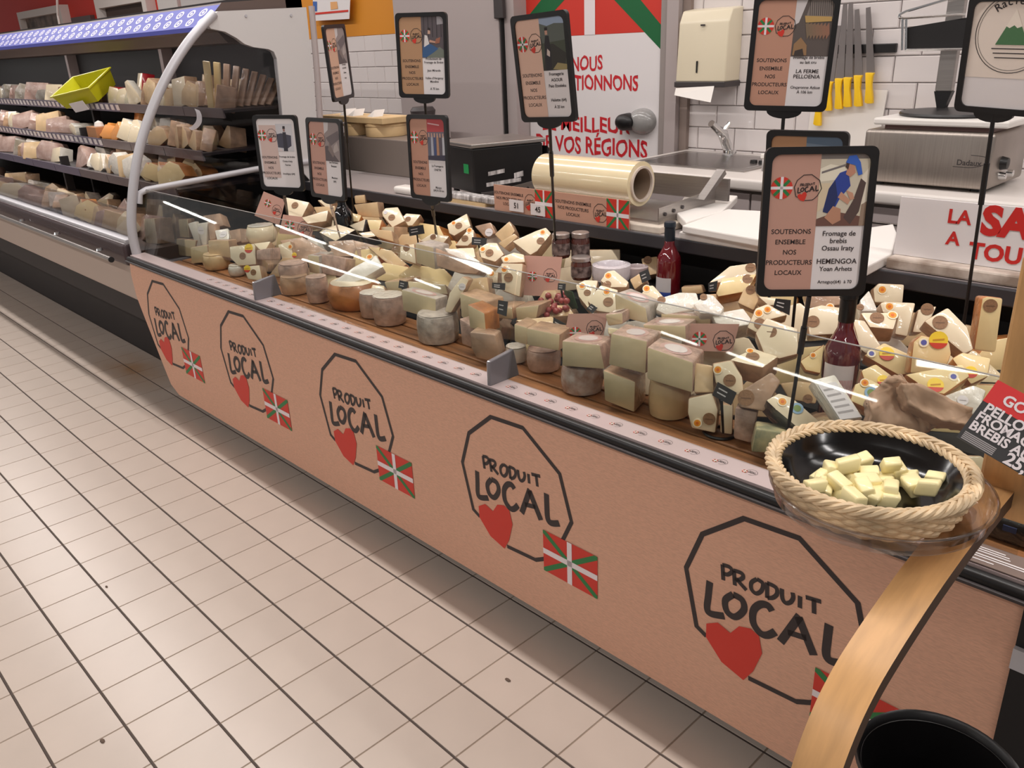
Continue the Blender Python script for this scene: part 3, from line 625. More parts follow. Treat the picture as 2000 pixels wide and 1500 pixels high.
sign('kraft framed sign with small group photograph under red band, lower middle', (-.15, 1.357, .949), .021, .013, .039, .574, photo_people, [('La Fromagerie', -.22, .0088), ('ONETIK', -.32, .0088), ('Macaye', -.78, .0088), ('(64) À 35 km', -.86, .0088)], tint=(190, 142, 120), polebase=mound(856, 478, -.02))
sign('framed sign with standing figure on hillside, left of the film roll', (.371, 1.323, 1.189), .009, .038, -.083, .574, photo_field, [('Fromagerie', -.15, .0100), ('AGOUR', -.27, .0100), ('Peio Etxeleku', -.39, .0100), ('Helette (64)', -.68, .0100), ('À 25 km', -.82, .0090)], tint=(220, 182, 162), polebase=mound(1087, 526, -.02))
sign('framed sign with flock feeding at rail, upper right beside the knives', (.815, 1.625, 1.2), .463, -.038, -.001, .655, photo_flock, [('Fromage de brebis', -.09, .0086), ('au lait cru', -.18, .0086), ('LA FERME', -.36, .0112), ('PELLOENIA', -.46, .0112), ('Onçaronne Azkue', -.66, .0084), ('À 106 km', -.75, .0084)], tint=(190, 144, 114))
sign('framed sign mostly hidden behind the big front sign, blue photograph top', (.92, 1.553, .93), .104, .006, -.061, .612, photo_blue, [('Fromage', -.2, .01)], tint=(176, 132, 96))
sign('large front framed sign with blue capped shepherd among sheep', (1.178, 1.095, .955), .763, -.021, .104, .574, photo_man_sheep, [('Fromage de', -.19, .0112), ('brebis', -.30, .0112), ('Ossau Iraty', -.41, .0112), ('HEMENGOA', -.61, .0118), ('Yoan Arhets', -.72, .0104), ('Arneguy(64)  à 70', -.91, .0076)], tint=(192, 146, 114), polebase=(1.112, 1.186, .574), hub=0)
def raclette(t, T, ux, uy, iw, ih):
    m = mat('raclette_card', (234, 220, 208), .5); bm = BM(); poly(bm, [T(x, y, .0008) for x, y in ((-iw, -.42 * ih), (iw, -.42 * ih), (iw, ih), (-iw, ih))]); obj('card', bm, m, t)
    n = ux.cross(uy)
    def ring(r, w, name='ring'):
        bm = BM(); stroke(bm, [(r * math.cos(k * math.pi / 24), r * math.sin(k * math.pi / 24)) for k in range(48)], w, 0, True)
        for v in bm.verts: v.co = T(.012 + v.co.x, .42 * ih + v.co.y, .0012)
        obj(name, bm, M_ink, t)
    ring(.070, .0014); ring(.0655, .0008)
    bm = BM(); poly(bm, [T(.012 + x, .42 * ih + y, .0013) for x, y in ((-.030, -.02), (.030, -.02), (.0, .042))]); obj('triangle', bm, mat('rac_pale', (240, 228, 214), .5), t)
    bm = BM(); poly(bm, [T(.012 + x, .42 * ih + y, .0016) for x, y in ((-.030, -.02), (.030, -.02), (.014, .012), (.006, .009), (0, .014), (-.008, .009), (-.014, .012))]); obj('green_hill', bm, mat('rac_green', (74, 118, 78), .5), t)
    for k, ch in enumerate('Raclette'):
        a = R(128 - k * 11.5); P_ = T(.012 + .050 * math.cos(a), .42 * ih + .050 * math.sin(a), .0014); ca, sa = math.cos(a - math.pi / 2), math.sin(a - math.pi / 2)
        text(t, ch, P_, ux * ca + uy * sa, uy * ca - ux * sa, .020, M_ink, bold=.012)
    for k in range(3):
        bm = BM(); poly(bm, [T(.012 + x, .42 * ih - .028 - k * .008 + y, .0013) for x, y in ((-.036 + k * .004, 0), (.036 - k * .004, 0), (.036 - k * .004, .0018), (-.036 + k * .004, .0018))]); obj('print_line', bm, M_ink, t)
k = .885
P10 = CP + (V((1.162, 1.91, 1.18)) - CP) * k
sign('framed sign with round stamp and green hill, at right edge', P10, -.166, -.044, -.10, .612, None, raclette, w=.178 * k, h=.24 * k, style=2, polebase=(P10.x + .01, P10.y + .02, .612))
# ================================================================== TASTING STAND, TRAY, BASKET
XL, XR = 1.528, 1.574
pth = [(.99, .801), (.94, .801), (.88, .799), (.80, .794), (.74, .788), (.67, .777), (.617, .765), (.57, .752), (.525, .735), (.49, .708), (.462, .662), (.446, .60), (.438, .50), (.437, .35), (.440, .18), (.446, .02)]
pth = bez(pth, 5)
st = thing('tasting_stand', 'bent plywood tasting stand with arched leg in front of the counter at right', 'stand', (1.56, .60, 0))
bm = BM(); th = .011; A = []; n_ = len(pth)
for i, p in enumerate(pth):
    d = (pth[min(i + 1, n_ - 1)] - pth[max(i - 1, 0)]).normalized(); nn = V((d.y, -d.x)) * th
    if i < 2: nn = V((0, -1)) * th
    A.append((p - nn * 0, p - nn * 2 if nn.y < 0 else p + nn * 2))
ring = []
for a, b in A:
    b = V((b.x, b.y)); ring.append([bm.verts.new((x, q.x, q.y)) for x, q in ((XL, a), (XR, a), (XR, b), (XL, b))])
for i in range(n_ - 1):
    for k in range(4):
        f = bm.faces.new((ring[i][k], ring[i][(k + 1) % 4], ring[i + 1][(k + 1) % 4], ring[i + 1][k])); f.material_index = 1 if k in (1, 3) else 0
bm.faces.new(ring[0]); bm.faces.new(ring[-1]); obj('arched_leg', bm, [M_ply, M_plyedge], st, True)
# upright board behind the tray
bm = BM(); box(bm, (1.532, .885, .78), (1.80, .905, 1.115)); bevel(bm, .004); up = obj('upright_board', bm, M_ply, st)
bm = BM()
for a, b in (((1.555, 1.085), (1.549, 1.058)), ((1.561, 1.090), (1.556, 1.075)), ((1.561, 1.09), (1.575, 1.06)), ((1.575, 1.06), (1.582, 1.092))):
    d = (V(b) - V(a)).normalized(); nn = V((-d.y, d.x)) * .0022; poly(bm, [V((p.x, .8842, p.y)) for p in (V(a) + nn, V(a) - nn, V(b) - nn, V(b) + nn)])
obj('lettering', bm, M_ink, up)
bm = BM(); box(bm, (1.45, .40, 0), (1.68, .95, .012)); bevel(bm, .003); obj('foot_plate', bm, M_plyedge, st)
bm = BM(); tube(bm, [V((1.545, .79, .793)), V((1.545, .79, .827))], .016, 12); obj('tray_post', bm, M_acry, st)
# clear tray
TC = V((1.466, .735, 0)); TZ = .022
tr = thing('acrylic_tray', 'clear round acrylic tray under the wicker basket on the stand', 'tray', (TC.x, TC.y, .828))
bm = BM(); lathe(bm, [(0, .828), (.112, .828), (.120, .833), (.1235, .851), (.127, .853), (.127, .857), (.122, .856), (.117, .838), (.110, .833), (0, .833)], 56, Matrix.Translation((TC.x, TC.y, 0))); obj('dish', bm, M_acry, tr, True)
bm = BM(); tube(bm, [V((TC.x + .1262 * math.cos(a), TC.y + .1262 * math.sin(a), .856)) for a in [2 * math.pi * i / 56 for i in range(56)]], .0016, 6, True); obj('rim', bm, glass_mat('acrylic_rim', (240, 238, 236), 4.5, .12), tr, True)
# wicker basket
BC = V((1.4525, .7335, 0)); BR = .1185
bk = thing('wicker_basket', 'round pale wicker basket with twisted rim on the clear tray', 'basket', (BC.x, BC.y, .834))
def circ(f, n): return [V((BC.x, BC.y, 0)) + f(2 * math.pi * i / n) for i in range(n)]
for q in range(4):
    tw = 14; bm = BM()
    tube(bm, circ(lambda a: V(((BR - .004 + .0042 * math.cos(tw * a + q * math.pi / 2)) * math.cos(a), (BR - .004 + .0042 * math.cos(tw * a + q * math.pi / 2)) * math.sin(a), .876 + .0042 * math.sin(tw * a + q * math.pi / 2))), 260), .0034, 6, True); obj('rim_strand', bm, M_wick, bk, True)
for q in range(3):
    tw = -22; bm = BM()
    tube(bm, circ(lambda a: V(((BR - .0125 + .003 * math.cos(tw * a + q * 2.1)) * math.cos(a), (BR - .0125 + .003 * math.cos(tw * a + q * 2.1)) * math.sin(a), .8745 + .003 * math.sin(tw * a + q * 2.1))), 260), .0026, 6, True); obj('rim_strand', bm, M_wick, bk, True)
for lv in range(6):
    z = .868 - lv * .0058; rr = BR - .006 - lv * .0021; bm = BM(); ph = math.pi * (lv % 2)
    tube(bm, circ(lambda a: V(((rr + .0022 * math.cos(24 * a + ph)) * math.cos(a), (rr + .0022 * math.cos(24 * a + ph)) * math.sin(a), z)), 190), .0034, 5, True); obj('weave_strand', bm, M_wick, bk, True)
bm = BM()
for k in range(48):
    a = 2 * math.pi * k / 48; c, s = math.cos(a), math.sin(a); tube(bm, [V((BC.x + (BR - .018) * c, BC.y + (BR - .018) * s, .836)), V((BC.x + (BR - .006) * c, BC.y + (BR - .006) * s, .874))], .0017, 5)
obj('stakes', bm, M_wick, bk, kind='stuff')
bm = BM(); lathe(bm, [(0, .834), (BR - .019, .834), (BR - .018, .838), (0, .838)], 40, Matrix.Translation((BC.x, BC.y, 0))); obj('basket_base', bm, M_wick, bk)
bw = thing('black_bowl', 'glossy black oval looking bowl set inside the wicker basket', 'bowl', (BC.x, BC.y, .8395))
rb = .1045
bm = BM(); lathe(bm, [(0, .842), (.070, .842), (.086, .849), (.095, .860), (rb, .876), (rb + .002, .8775), (rb + .003, .876), (.097, .858), (.088, .847), (.072, .8395), (0, .8395)], 56, Matrix.Translation((BC.x, BC.y, 0))); obj('bowl_body', bm, mat('bowl_black', (9, 8, 9), .16), bw, True)
def cubes():
    bm = BM(); box(bm, (-.0125, -.0062, -.0062), (.0125, .0062, .0062)); bevel(bm, .0022, 2)
    for v in bm.verts: v.co.x += .0016 * math.sin(v.co.z * 400) ; v.co.z += .0012 * math.sin(v.co.x * 200)
    me = bpy.data.meshes.new('cheese_cube'); bm.to_mesh(me); bm.free(); me.materials.append(mat('cube_paste', (246, 232, 176), .42, coat=.3, rnd=.03)); 
    for p in me.polygons: p.use_smooth = True
    return me
mc = cubes()
cp = [(1600, 935), (1625, 918), (1655, 908), (1680, 903), (1610, 955), (1640, 945), (1665, 935), (1695, 925), (1590, 950), (1625, 965), (1655, 965), (1690, 955), (1718, 945), (1700, 970), (1740, 955), (1735, 930), (1755, 918), (1740, 908), (1770, 935), (1785, 948), (1812, 952), (1825, 935), (1735, 975), (1668, 975), (1645, 925), (1715, 960), (1690, 940), (1605, 940)]
rnd = random.Random(4)
for i, (u, v) in enumerate(cp):
    o = bpy.data.objects.new('cheese_cube', mc); COL.objects.link(o)
    o.location = atz(u, v, .8510 + .008 * (i % 3)); o.rotation_euler = (rnd.uniform(-.3, .3), rnd.uniform(-.25, .25), rnd.uniform(0, 3.1)); o.scale = (rnd.uniform(.8, 1.15), rnd.uniform(1.2, 1.7), rnd.uniform(1.2, 1.6))
    tag(o, 'pale yellow cheese cube in the black tasting bowl, %s from the left' % ('first second third fourth fifth sixth seventh eighth ninth tenth eleventh twelfth thirteenth fourteenth fifteenth sixteenth seventeenth eighteenth nineteenth twentieth twenty-first twenty-second twenty-third twenty-fourth twenty-fifth twenty-sixth twenty-seventh twenty-eighth'.split()[sorted(cp).index((u, v))]), 'cheese', 'tasting cubes in the bowl')
# price card leaning by the stand
CD = .93; fwd = CR[2]; cpnt = CP + ray(1930, 850) * CD; nrm = -(ray(1930, 850).normalized() + V((0, 0, -.1))).normalized()
def K(u, v, off=0): return onp(u, v, nrm, cpnt + nrm * off)
a0, a1 = (1868, 853), (1949, 742); dx, dy = 132 / 112, 1
tl, bl = K(*a1), K(*a0); wx = (K(2000, 965) - bl).normalized(); hy = (tl - bl); wx = (wx - hy * wx.dot(hy) / hy.length_squared).normalized(); hyn = hy.normalized(); cw = .15
if wx.cross(hyn).dot(nrm) < 0: pass
pc = thing('price_card', 'black and red tasting price card tilted beside the basket', 'card', tuple(bl))
def Q(x, y, z=0): return bl + wx * x + hyn * y + nrm * z
H = hy.length
bm = BM(); prism(bm, [Q(0, 0), Q(cw, 0), Q(cw, H), Q(0, H)], nrm * -.003); obj('card', bm, mat('slate', (34, 31, 32), .4), pc)
bm = BM(); poly(bm, [Q(0, H * .64, .0006), Q(cw, H * .64, .0006), Q(cw, H, .0006), Q(0, H, .0006)]); obj('red_band', bm, mat('card_red', (214, 34, 34), .45), pc)
for s, x, y, sz in (('GOUTEZ', .016, .735, .0165), ('PELLOCHE', .006, .51, .0158), ('FROMAGE FERMIER', .004, .36, .0148), ('BREBIS AU LAIT', .004, .20, .0148)):
    text(pc, s, Q(x, H * y, .001), wx, hyn, sz, M_white, 'LEFT', bold=.03)
text(pc, '25,€ 10', Q(.052, -.0 + H * .02, .001), wx, hyn, .019, M_white, 'LEFT', bold=.03)
for k in range(5):
    bm = BM(); x0, y0 = .004, H * (.125 - k * .026); poly(bm, [Q(x0, y0, .001), Q(x0 + .036, y0, .001), Q(x0 + .036, y0 + .0012, .001), Q(x0, y0 + .0012, .001)]); obj('small_print', bm, mat('print_grey', (170, 164, 164), .5), pc)
bm = BM(); tube(bm, [Q(.10, H * .5, -.004), V((1.60, .886, 1.0))], .004, 6); obj('clip', bm, M_black, pc)
# black bin below
bn = thing('waste_bin', 'round black bin standing at the foot of the tasting stand', 'bin', (1.6047, .6681, 0))
bm = BM(); lathe(bm, [(0, .02), (.066, .02), (.084, .545), (.090, .548), (.0925, .552), (.0905, .557), (.087, .5545), (.0835, .54), (.07, .06), (0, .05)], 48, Matrix.Translation((1.6047, .6681, 0))); obj('bin_body', bm, mat('bin_black', (16, 14, 15), .35), bn, True)
bm = BM(); lathe(bm, [(.06, 0), (.068, 0), (.066, .03), (.06, .03)], 32, Matrix.Translation((1.6047, .6681, 0))); obj('bin_foot', bm, M_black, bn)
# shelf label lying on the ledge
lb = thing('ledge_label', 'grey brown printed label lying on the ledge right of the stand', 'label', (1.56, 1.03, .6312))
bm = BM(); box(bm, (1.492, 1.003, .6312), (1.66, 1.061, .6330)); obj('card', bm, mat('label_brown', (122, 104, 96), .4), lb)
for k, (x0, x1, y, hgt) in enumerate(((1.505, 1.545, 1.048, .0025), (1.505, 1.552, 1.042, .0025), (1.500, 1.555, 1.036, .0025), (1.500, 1.66, 1.027, .003), (1.500, 1.66, 1.021, .0025), (1.505, 1.54, 1.012, .0025))):
    bm = BM(); poly(bm, [V((x0, y, .6334)), V((x1, y, .6334)), V((x1, y + hgt, .6334)), V((x0, y + hgt, .6334))]); obj('print_line', bm, M_label, lb)
# ================================================================== BACK COUNTER AND WORKTOP ITEMS
BZ = .86; BF = atz(1460, 350, BZ).y; 
bm = BM(); box(bm, (-.62, BF, BZ - .045), (3.1, WY - .02, BZ)); bevel(bm, .012, 3)
bc = tag(obj('sink_counter', bm, M_wlam, smooth=True), 'white laminate sink counter along the tiled back wall', 'counter')
for k in range(4):
    x0 = -.60 + k * .72; bm = BM(); box(bm, (x0 + .004, BF + .03, .1), (x0 + .716, BF + .05, BZ - .06)); bevel(bm, .003); dr = obj('cabinet_door', bm, M_wpanel, bc)
    bm = BM(); xc = x0 + .55; tube(bm, [V((xc - .09, BF + .03, .752)), V((xc - .08, BF + .002, .752)), V((xc + .08, BF + .002, .752)), V((xc + .09, BF + .03, .752))], .006, 8); obj('handle', bm, M_chrome, dr)
bm = BM(); box(bm, (-.60, BF + .05, .0), (3.0, WY - .03, BZ - .05)); obj('carcass', bm, mat('carcass', (150, 142, 138), .6), bc)
# white splash panel left of sink
# sink
sk = [atz(1236, 318, BZ + .004), atz(1330, 288, BZ + .004), atz(1500, 300, BZ + .004), atz(1400, 322, BZ + .004)]
sk = thing('steel_sink', 'stainless steel sink basin set in the white back counter', 'sink', (-.33, 3.02, BZ))
bm = BM(); x0, x1, y0, y1 = -.56, .02, 2.80, 3.24
box(bm, (x0, y0, BZ), (x1, y1, BZ + .004)); obj('sink_rim', bm, M_steel, sk)
bm = BM(); rc = rrect(x1 - x0 - .07, y1 - y0 - .07, .06); cx, cy = (x0 + x1) / 2, (y0 + y1) / 2
a = [bm.verts.new((cx + x, cy + y, BZ + .0045)) for x, y in rc]; b = [bm.verts.new((cx + x * .97, cy + y * .97, BZ + .0047)) for x, y in rc]
for i in range(len(a)): j = (i + 1) % len(a); bm.faces.new((a[i], a[j], b[j], b[i]))
obj('basin_lip', bm, M_chrome, sk)
bm = BM(); poly(bm, [V((cx + x * .97, cy + y * .97, BZ + .0046)) for x, y in rc]); obj('basin', bm, mat('basin_dark', (120, 112, 108), .25, metal=.9), sk)
for k in range(2):
    bm = BM(); lathe(bm, [(0, .012), (.014, .010), (.016, 0)], 12, Matrix.Translation((cx + .19 + k * .04, cy + .02, BZ + .005))); obj('waste_plug', bm, M_black, sk)
fc_ = aty(1425, 296, 3.27); ft = thing('water_tap', 'chrome mixer tap standing behind the sink', 'tap', (fc_.x, 3.27, BZ))
f0 = V((fc_.x, 3.27, BZ)); f1 = aty(1412, 262, 3.25); f2 = aty(1389, 241, 3.16)
bm = BM(); tube(bm, [f0, f0.lerp(f1, .6), f1, f1.lerp(f2, .6), f2], 1, 10, rr=[.024, .022, .024, .018, .016]); obj('spout', bm, M_chrome, ft, True)
bm = BM(); tube(bm, [f1 + V((0, 0, .01)), f1 + V((.02, .02, .05))], .009, 8); obj('lever', bm, M_chrome, ft, True)
bm = BM(); lathe(bm, [(0, .02), (.03, .018), (.032, 0), (0, 0)], 20, Matrix.Translation(f0)); obj('tap_base', bm, M_chrome, ft, True)
# stack of speckled paper
a = atz(1412, 318, BZ); pk = thing('paper_stack', 'stack of speckled white wrapping paper on the back counter', 'paper stack', (.22, 3.0, BZ))
M_spk = mat('speckled', (222, 216, 214), .5, c2=(120, 114, 112), noise=.3, nscale=60, stretch=(1, 1, .3))
bm = BM(); box(bm, (.06, 2.86, BZ), (.52, 3.2, BZ + .05)); bevel(bm, .004); obj('side', bm, M_spk, pk)
bm = BM(); box(bm, (.055, 2.855, BZ + .05), (.525, 3.205, BZ + .068)); bevel(bm, .004); obj('top_sheet', bm, M_wpl, pk)
# towel dispenser
y = WY - .13; a, b = aty(1317, 165, y), aty(1427, 20, y)
td = thing('towel_dispenser', 'cream paper towel dispenser on the tiled wall above the sink', 'dispenser', ((a.x + b.x) / 2, WY - .06, a.z))
M_cream = mat('cream_plastic', (226, 214, 188), .32)
bm = BM(); z0, z1 = a.z + .0, b.z + .01; xa, xb = a.x + .005, b.x - .012
prism(bm, [V((xa, WY - .005, z0 + .01)), V((xa, y, z0 + .01)), V((xa, y + .015, z1 - .05)), V((xa, y + .04, z1)), V((xa, WY - .005, z1 + .01))], V((xb - xa, 0, 0))); bevel(bm, .008, 3); obj('cover', bm, M_cream, td, True)
bm = BM(); box(bm, (xa - .004, y - .004, z0 - .012), (xb + .004, WY - .005, z0 + .012)); bevel(bm, .003); obj('bottom_tray', bm, M_dark, td)
bm = BM(); xc = (xa + xb) / 2 - .02; box(bm, (xc, y - .002, z0 + .05), (xc + .006, y + .004, z0 + .10)); obj('window_slot', bm, M_black, td)
bm = BM(); box(bm, (xc + .01, y + .006, z0 + .245), (xc + .032, y + .010, z0 + .252)); obj('badge', bm, M_dark, td)
bm = BM(); poly(bm, [aty(1320, 172, y - .01), aty(1395, 168, y - .01), aty(1388, 200, y - .05), aty(1345, 192, y - .05), aty(1317, 186, y - .05)]); obj('paper_sheet', bm, M_wpl, td)
# soap dispenser
y = PY - .05; a, b = aty(1200, 240, y), aty(1270, 238, y)
sd = thing('soap_dispenser', 'grey and black push soap dispenser over the red lettering', 'dispenser', ((a.x + b.x) / 2, PY, a.z))
c = aty(1245, 238, y); rr = (b.x - a.x) * .36
bm = BM(); lathe(bm, [(0, .075), (rr * .6, .07), (rr * .95, .045), (rr, .01), (rr, 0), (0, 0)], 24, Matrix.Translation((c.x, PY + .02, c.z)) @ Matrix.Diagonal((1.0, 1, .78, 1)) @ Matrix.Rotation(R(90), 4, 'X')); obj('body', bm, mat('soap_grey', (150, 148, 146), .25, coat=.5), sd, True)
c = aty(1218, 239, y - .01); bm = BM(); lathe(bm, [(0, .07), (rr * .4, .066), (rr * .62, .05), (rr * .66, 0), (0, 0)], 20, Matrix.Translation((c.x, PY - .015, c.z)) @ Matrix.Diagonal((1.05, 1, .8, 1)) @ Matrix.Rotation(R(90), 4, 'X')); obj('push_button', bm, M_black, sd, True)
# knives on the magnetic strip
y = WY - .02
ms = aty(1560, 94, y); me_ = aty(1750, 94, y)
bm = BM(); box(bm, (ms.x, y - .004, aty(1700, 104, y).z), (me_.x, WY - .004, aty(1700, 86, y).z)); bevel(bm, .003); tag(obj('knife_rack', bm, M_black), 'black magnetic strip on the tiles holding the knives', 'knife rack')
bdp = [(1590, 172), (1735, 176), (1722, 250), (1690, 300), (1575, 300)]
bm = BM(); prism(bm, [aty(u, v, WY - .012) for u, v in bdp], V((0, -.008, 0))); tag(obj('white_board', bm, M_wpl), 'white plastic board leaning on the tiles below the knife handles', 'board')
M_blade = mat('blade', (156, 148, 146), .3, metal=.85); M_yh = mat('yellow_handle', (246, 198, 28), .4)
kn = [((1607, 150), (1604, 190), (1598, 245), 'leftmost, lowest'), ((1640, 50), (1622, 160), (1619, 216), 'second from left'), ((1653, 8), (1641, 154), (1640, 213), 'third from left'), ((1664, 5), (1658, 152), (1657, 209), 'third from right'), ((1676, 18), (1678, 148), (1678, 208), 'second from right'), ((1698, 14), (1701, 143), (1699, 202), 'rightmost')]
for i, (a, b, c, w_) in enumerate(kn):
    yk = y - .012; A, B, C_ = aty(*a, yk), aty(*b, yk), aty(*c, yk)
    t = thing('kitchen_knife', 'yellow handled kitchen knife hanging on the tiles, ' + w_ + ' of six', 'knife', tuple(C_), 'yellow handled knives on the wall')
    d = (B - A); n = V((d.z, 0, -d.x)).normalized(); wd_ = .017 if i != 0 else .012
    bm = BM(); prism(bm, [A - n * wd_ * .3, A + n * wd_ * .75, B + n * wd_, B - n * wd_], V((0, -.003, 0))); obj('blade', bm, M_blade, t)
    e = (C_ - B); m = V((e.z, 0, -e.x)).normalized(); bm = BM()
    prism(bm, [B - m * .020, B + m * .016 + e * -.04, B + m * .013 + e * .5, C_ + m * .016 - e * .05, C_ + m * .004, C_ - m * .018, C_ - m * .016 - e * .2, B - m * .010 + e * .4, B - m * .013 + e * .1], V((0, -.018, 0))); bevel(bm, .003); obj('handle', bm, M_yh, t, True)
# slicer: steel base box, white platform, round black plate, column, wire frame
gy = BF + .10
c0, c1 = aty(1690, 252, gy), aty(1946, 262, gy); zb = BZ + .012
sl = thing('cheese_slicer', 'stainless cheese cutting machine with round black plate on the back counter', 'machine', ((c0.x + c1.x) / 2, gy + .17, BZ))
bm = BM(); box(bm, (c0.x, gy, zb), (c1.x, gy + .34, c0.z)); bevel(bm, .012, 3); bx_ = obj('base_box', bm, mat('brushed', (168, 158, 150), .34, metal=.8, noise=.08, nscale=6, stretch=(30, 1, 1)), sl, True)
for dx in (.05, c1.x - c0.x - .05):
    for dy in (.05, .29): bm = BM(); lathe(bm, [(0, 0), (.016, 0), (.014, .014), (0, .014)], 12, Matrix.Translation((c0.x + dx, gy + dy, BZ))); obj('rubber_foot', bm, M_black, sl)
bm = BM(); box(bm, (c0.x + .05, gy + .04, c0.z), (c1.x - .02, gy + .30, c0.z + .015)); obj('spacer', bm, mat('spacer', (120, 90, 86), .5), sl)
pz = c0.z + .015; bm = BM(); box(bm, (c0.x + .02, gy + .01, pz), (c1.x + .03, gy + .34, pz + .022)); bevel(bm, .006); obj('white_platform', bm, M_wpl, sl)
cxp = (c0.x + c1.x) / 2 + .0; bm = BM(); lathe(bm, [(0, 0), (.165, 0), (.168, .006), (.165, .012), (0, .014)], 48, Matrix.Translation((cxp, gy + .20, pz + .022))); obj('round_plate', bm, M_black, sl, True)
xk = c1.x; 
for du, (yy, zz, r, mm) in enumerate(((gy + .10, .075, .022, M_black), (gy + .10, .035, .013, M_chrome), (gy + .17, .035, .013, M_chrome))):
    bm = BM(); lathe(bm, [(0, .022), (r * .8, .02), (r, 0), (0, 0)], 16, Matrix.Translation((xk, yy, zb + zz)) @ Matrix.Rotation(R(90), 4, 'Y')); obj('knob', bm, mm, sl, True)
p = aty(1868, 318, gy - .001); text(sl, 'Dadaux', V((p.x, gy - .001, p.z - .006)), X_, Z_, .024, M_dark, 'LEFT', bold=.02)
bm = BM(); q = [(p.x - .01, p.z - .012), (p.x + .05, p.z - .012), (p.x + .09, p.z + .004), (p.x + .085, p.z + .022), (p.x + .04, p.z + .026)]; stroke(bm, bez(q), .002)
for v in bm.verts: v.co = V((v.co.x, gy - .001, v.co.y))
obj('badge_line', bm, M_dark, sl)
yc = gy + .30; k0, k1 = aty(1835, 222, yc), aty(1842, 0, yc)
bm = BM(); box(bm, (k0.x - .028, yc, pz + .09), (k0.x + .028, yc + .03, k1.z + .25)); bevel(bm, .003); obj('column', bm, M_steel, sl)
bm = BM(); prism(bm, [V((k0.x - .03, yc, pz + .09)), V((k0.x + .03, yc, pz + .09)), V((k0.x + .012, yc, pz + .03)), V((k0.x - .012, yc, pz + .03))], V((0, .03, 0))); obj('column_foot', bm, M_black, sl)
yf = yc - .03; rods = [[(1756, 34), (1757, 28), (1770, 22), (1880, -10)], [(1756, 34), (1765, 36), (1885, 28)], [(1763, 36), (1762, 98)], [(1768, 98), (1900, 96)], [(1770, 36), (1769, 98)]]
for L in rods: bm = BM(); tube(bm, [aty(u, v, yf) for u, v in L], .0045, 6); obj('frame_rod', bm, M_chrome, sl, True)
bm = BM(); prism(bm, [aty(u, v, yf + .01) for u, v in ((1770, 54), (1890, 34), (1890, 97), (1768, 97))], V((0, .008, 0))); obj('black_guard', bm, M_blackm, sl)
# ---- on the service worktop
def Wk(u, v, dz=0): return atz(u, v, WZ + dz)
# grey steel cabinet with cheese boxes on it
p0, p1 = Wk(640, 327), Wk(800, 357); yb = max(p0.y, 2.02); tz = aty(700, 268, yb).z
xg0, xg1 = aty(640, 300, yb).x, aty(801, 300, yb).x
gc = thing('steel_box', 'plain brown grey steel box on the service worktop behind the lower signs', 'box', ((xg0 + xg1) / 2, yb + .1, WZ))
M_bg = mat('brown_steel', (140, 128, 120), .42, metal=.3)
bm = BM(); box(bm, (xg0, yb, WZ), (xg1, yb + .24, tz)); bevel(bm, .004); obj('casing', bm, M_bg, gc)
bm = BM(); box(bm, (xg1 + .001, yb + .004, WZ), (xg1 + .03, yb + .22, tz - .004)); obj('dark_side', bm, M_dark, gc)
M_bwood = mat('box_wood', (222, 190, 142), .5, noise=.1, nscale=8)
def onbox(u0, u1, v0, v1, lab, name):
    a = aty(u0, v1, yb + .05); b = aty(u1, v1, yb + .05); h = a.z * 0 + aty(u0, v0, yb + .05).z - aty(u0, v1, yb + .05).z; r = (b.x - a.x) / 2
    t = thing(name, lab, 'cheese box', (a.x + r, yb + .02 + r, tz)); bm = BM(); r = min(r, .10); lathe(bm, [(0, 0), (r, 0), (r * 1.02, .004), (r, h - .004), (r * .97, h), (0, h)], 28, Matrix.Translation((a.x + r, yb + .02 + r, tz + .001))); obj('box_wall', bm, M_bwood, t, True)
    bm = BM(); lathe(bm, [(r * .99, 0), (r * 1.03, 0), (r * 1.03, .008), (r * .99, .008)], 28, Matrix.Translation((a.x + r, yb + .02 + r, tz + h * .8))); obj('lid_band', bm, M_bwood, t)
    return a, b, h
A1 = onbox(673, 703, 243, 266, 'round pale wooden cheese box at left on the steel box', 'cheese_box')
A2 = onbox(710, 757, 241, 266, 'round pale wooden cheese box at right on the steel box', 'cheese_box')
z2 = tz + A2[2] + .002; a, b = aty(632, 226, yb + .05), aty(756, 226, yb + .05)
lid = thing('board_lid', 'flat pale board with loose white paper lying on two cheese boxes', 'board', ((a.x + b.x) / 2, yb + .12, z2))
bm = BM(); box(bm, (a.x, yb + .02, z2), (b.x, yb + .20, z2 + .028)); bevel(bm, .003); obj('board', bm, M_bwood, lid)
for u in (675, 692, 730):
    c = aty(u, 221, yb + .08); bm = BM(); prism(bm, [V((c.x - .03, yb + .06, z2 + .028)), V((c.x + .03, yb + .05, z2 + .028)), V((c.x + .01, yb + .08, z2 + .058))], V((0, .06, .0))); obj('paper_scrap', bm, M_wpl, lid)
# dark cap behind
c = aty(826, 219, 3.0); tag(obj('black_kettle', lathe(BM(), [(0, 0), (.07, 0), (.075, .03), (.06, .05), (0, .055)], 24, Matrix.Translation((c.x, 3.0, c.z - .02))), M_dark, None, True), 'dark round cap behind the seated figure sign by the slab door', 'lid')
bm = BM(); box(bm, (c.x - .12, 2.9, 0), (c.x + .12, 3.1, c.z - .02)); tag(obj('side_cabinet', bm, M_wpanel), 'white side cabinet before the slab door, hidden by the signs', 'cabinet')
# pale cloth roll on the edge
p = aty(785, 372, 1.88); bm = BM(); box(bm, (p.x - .05, 1.87, WZ), (p.x + .10, 1.94, WZ + .03)); bevel(bm, .012, 3); tag(obj('white_cloth', bm, M_wpl, None, True), 'folded white cloth at the worktop edge left of the group photograph sign', 'cloth')
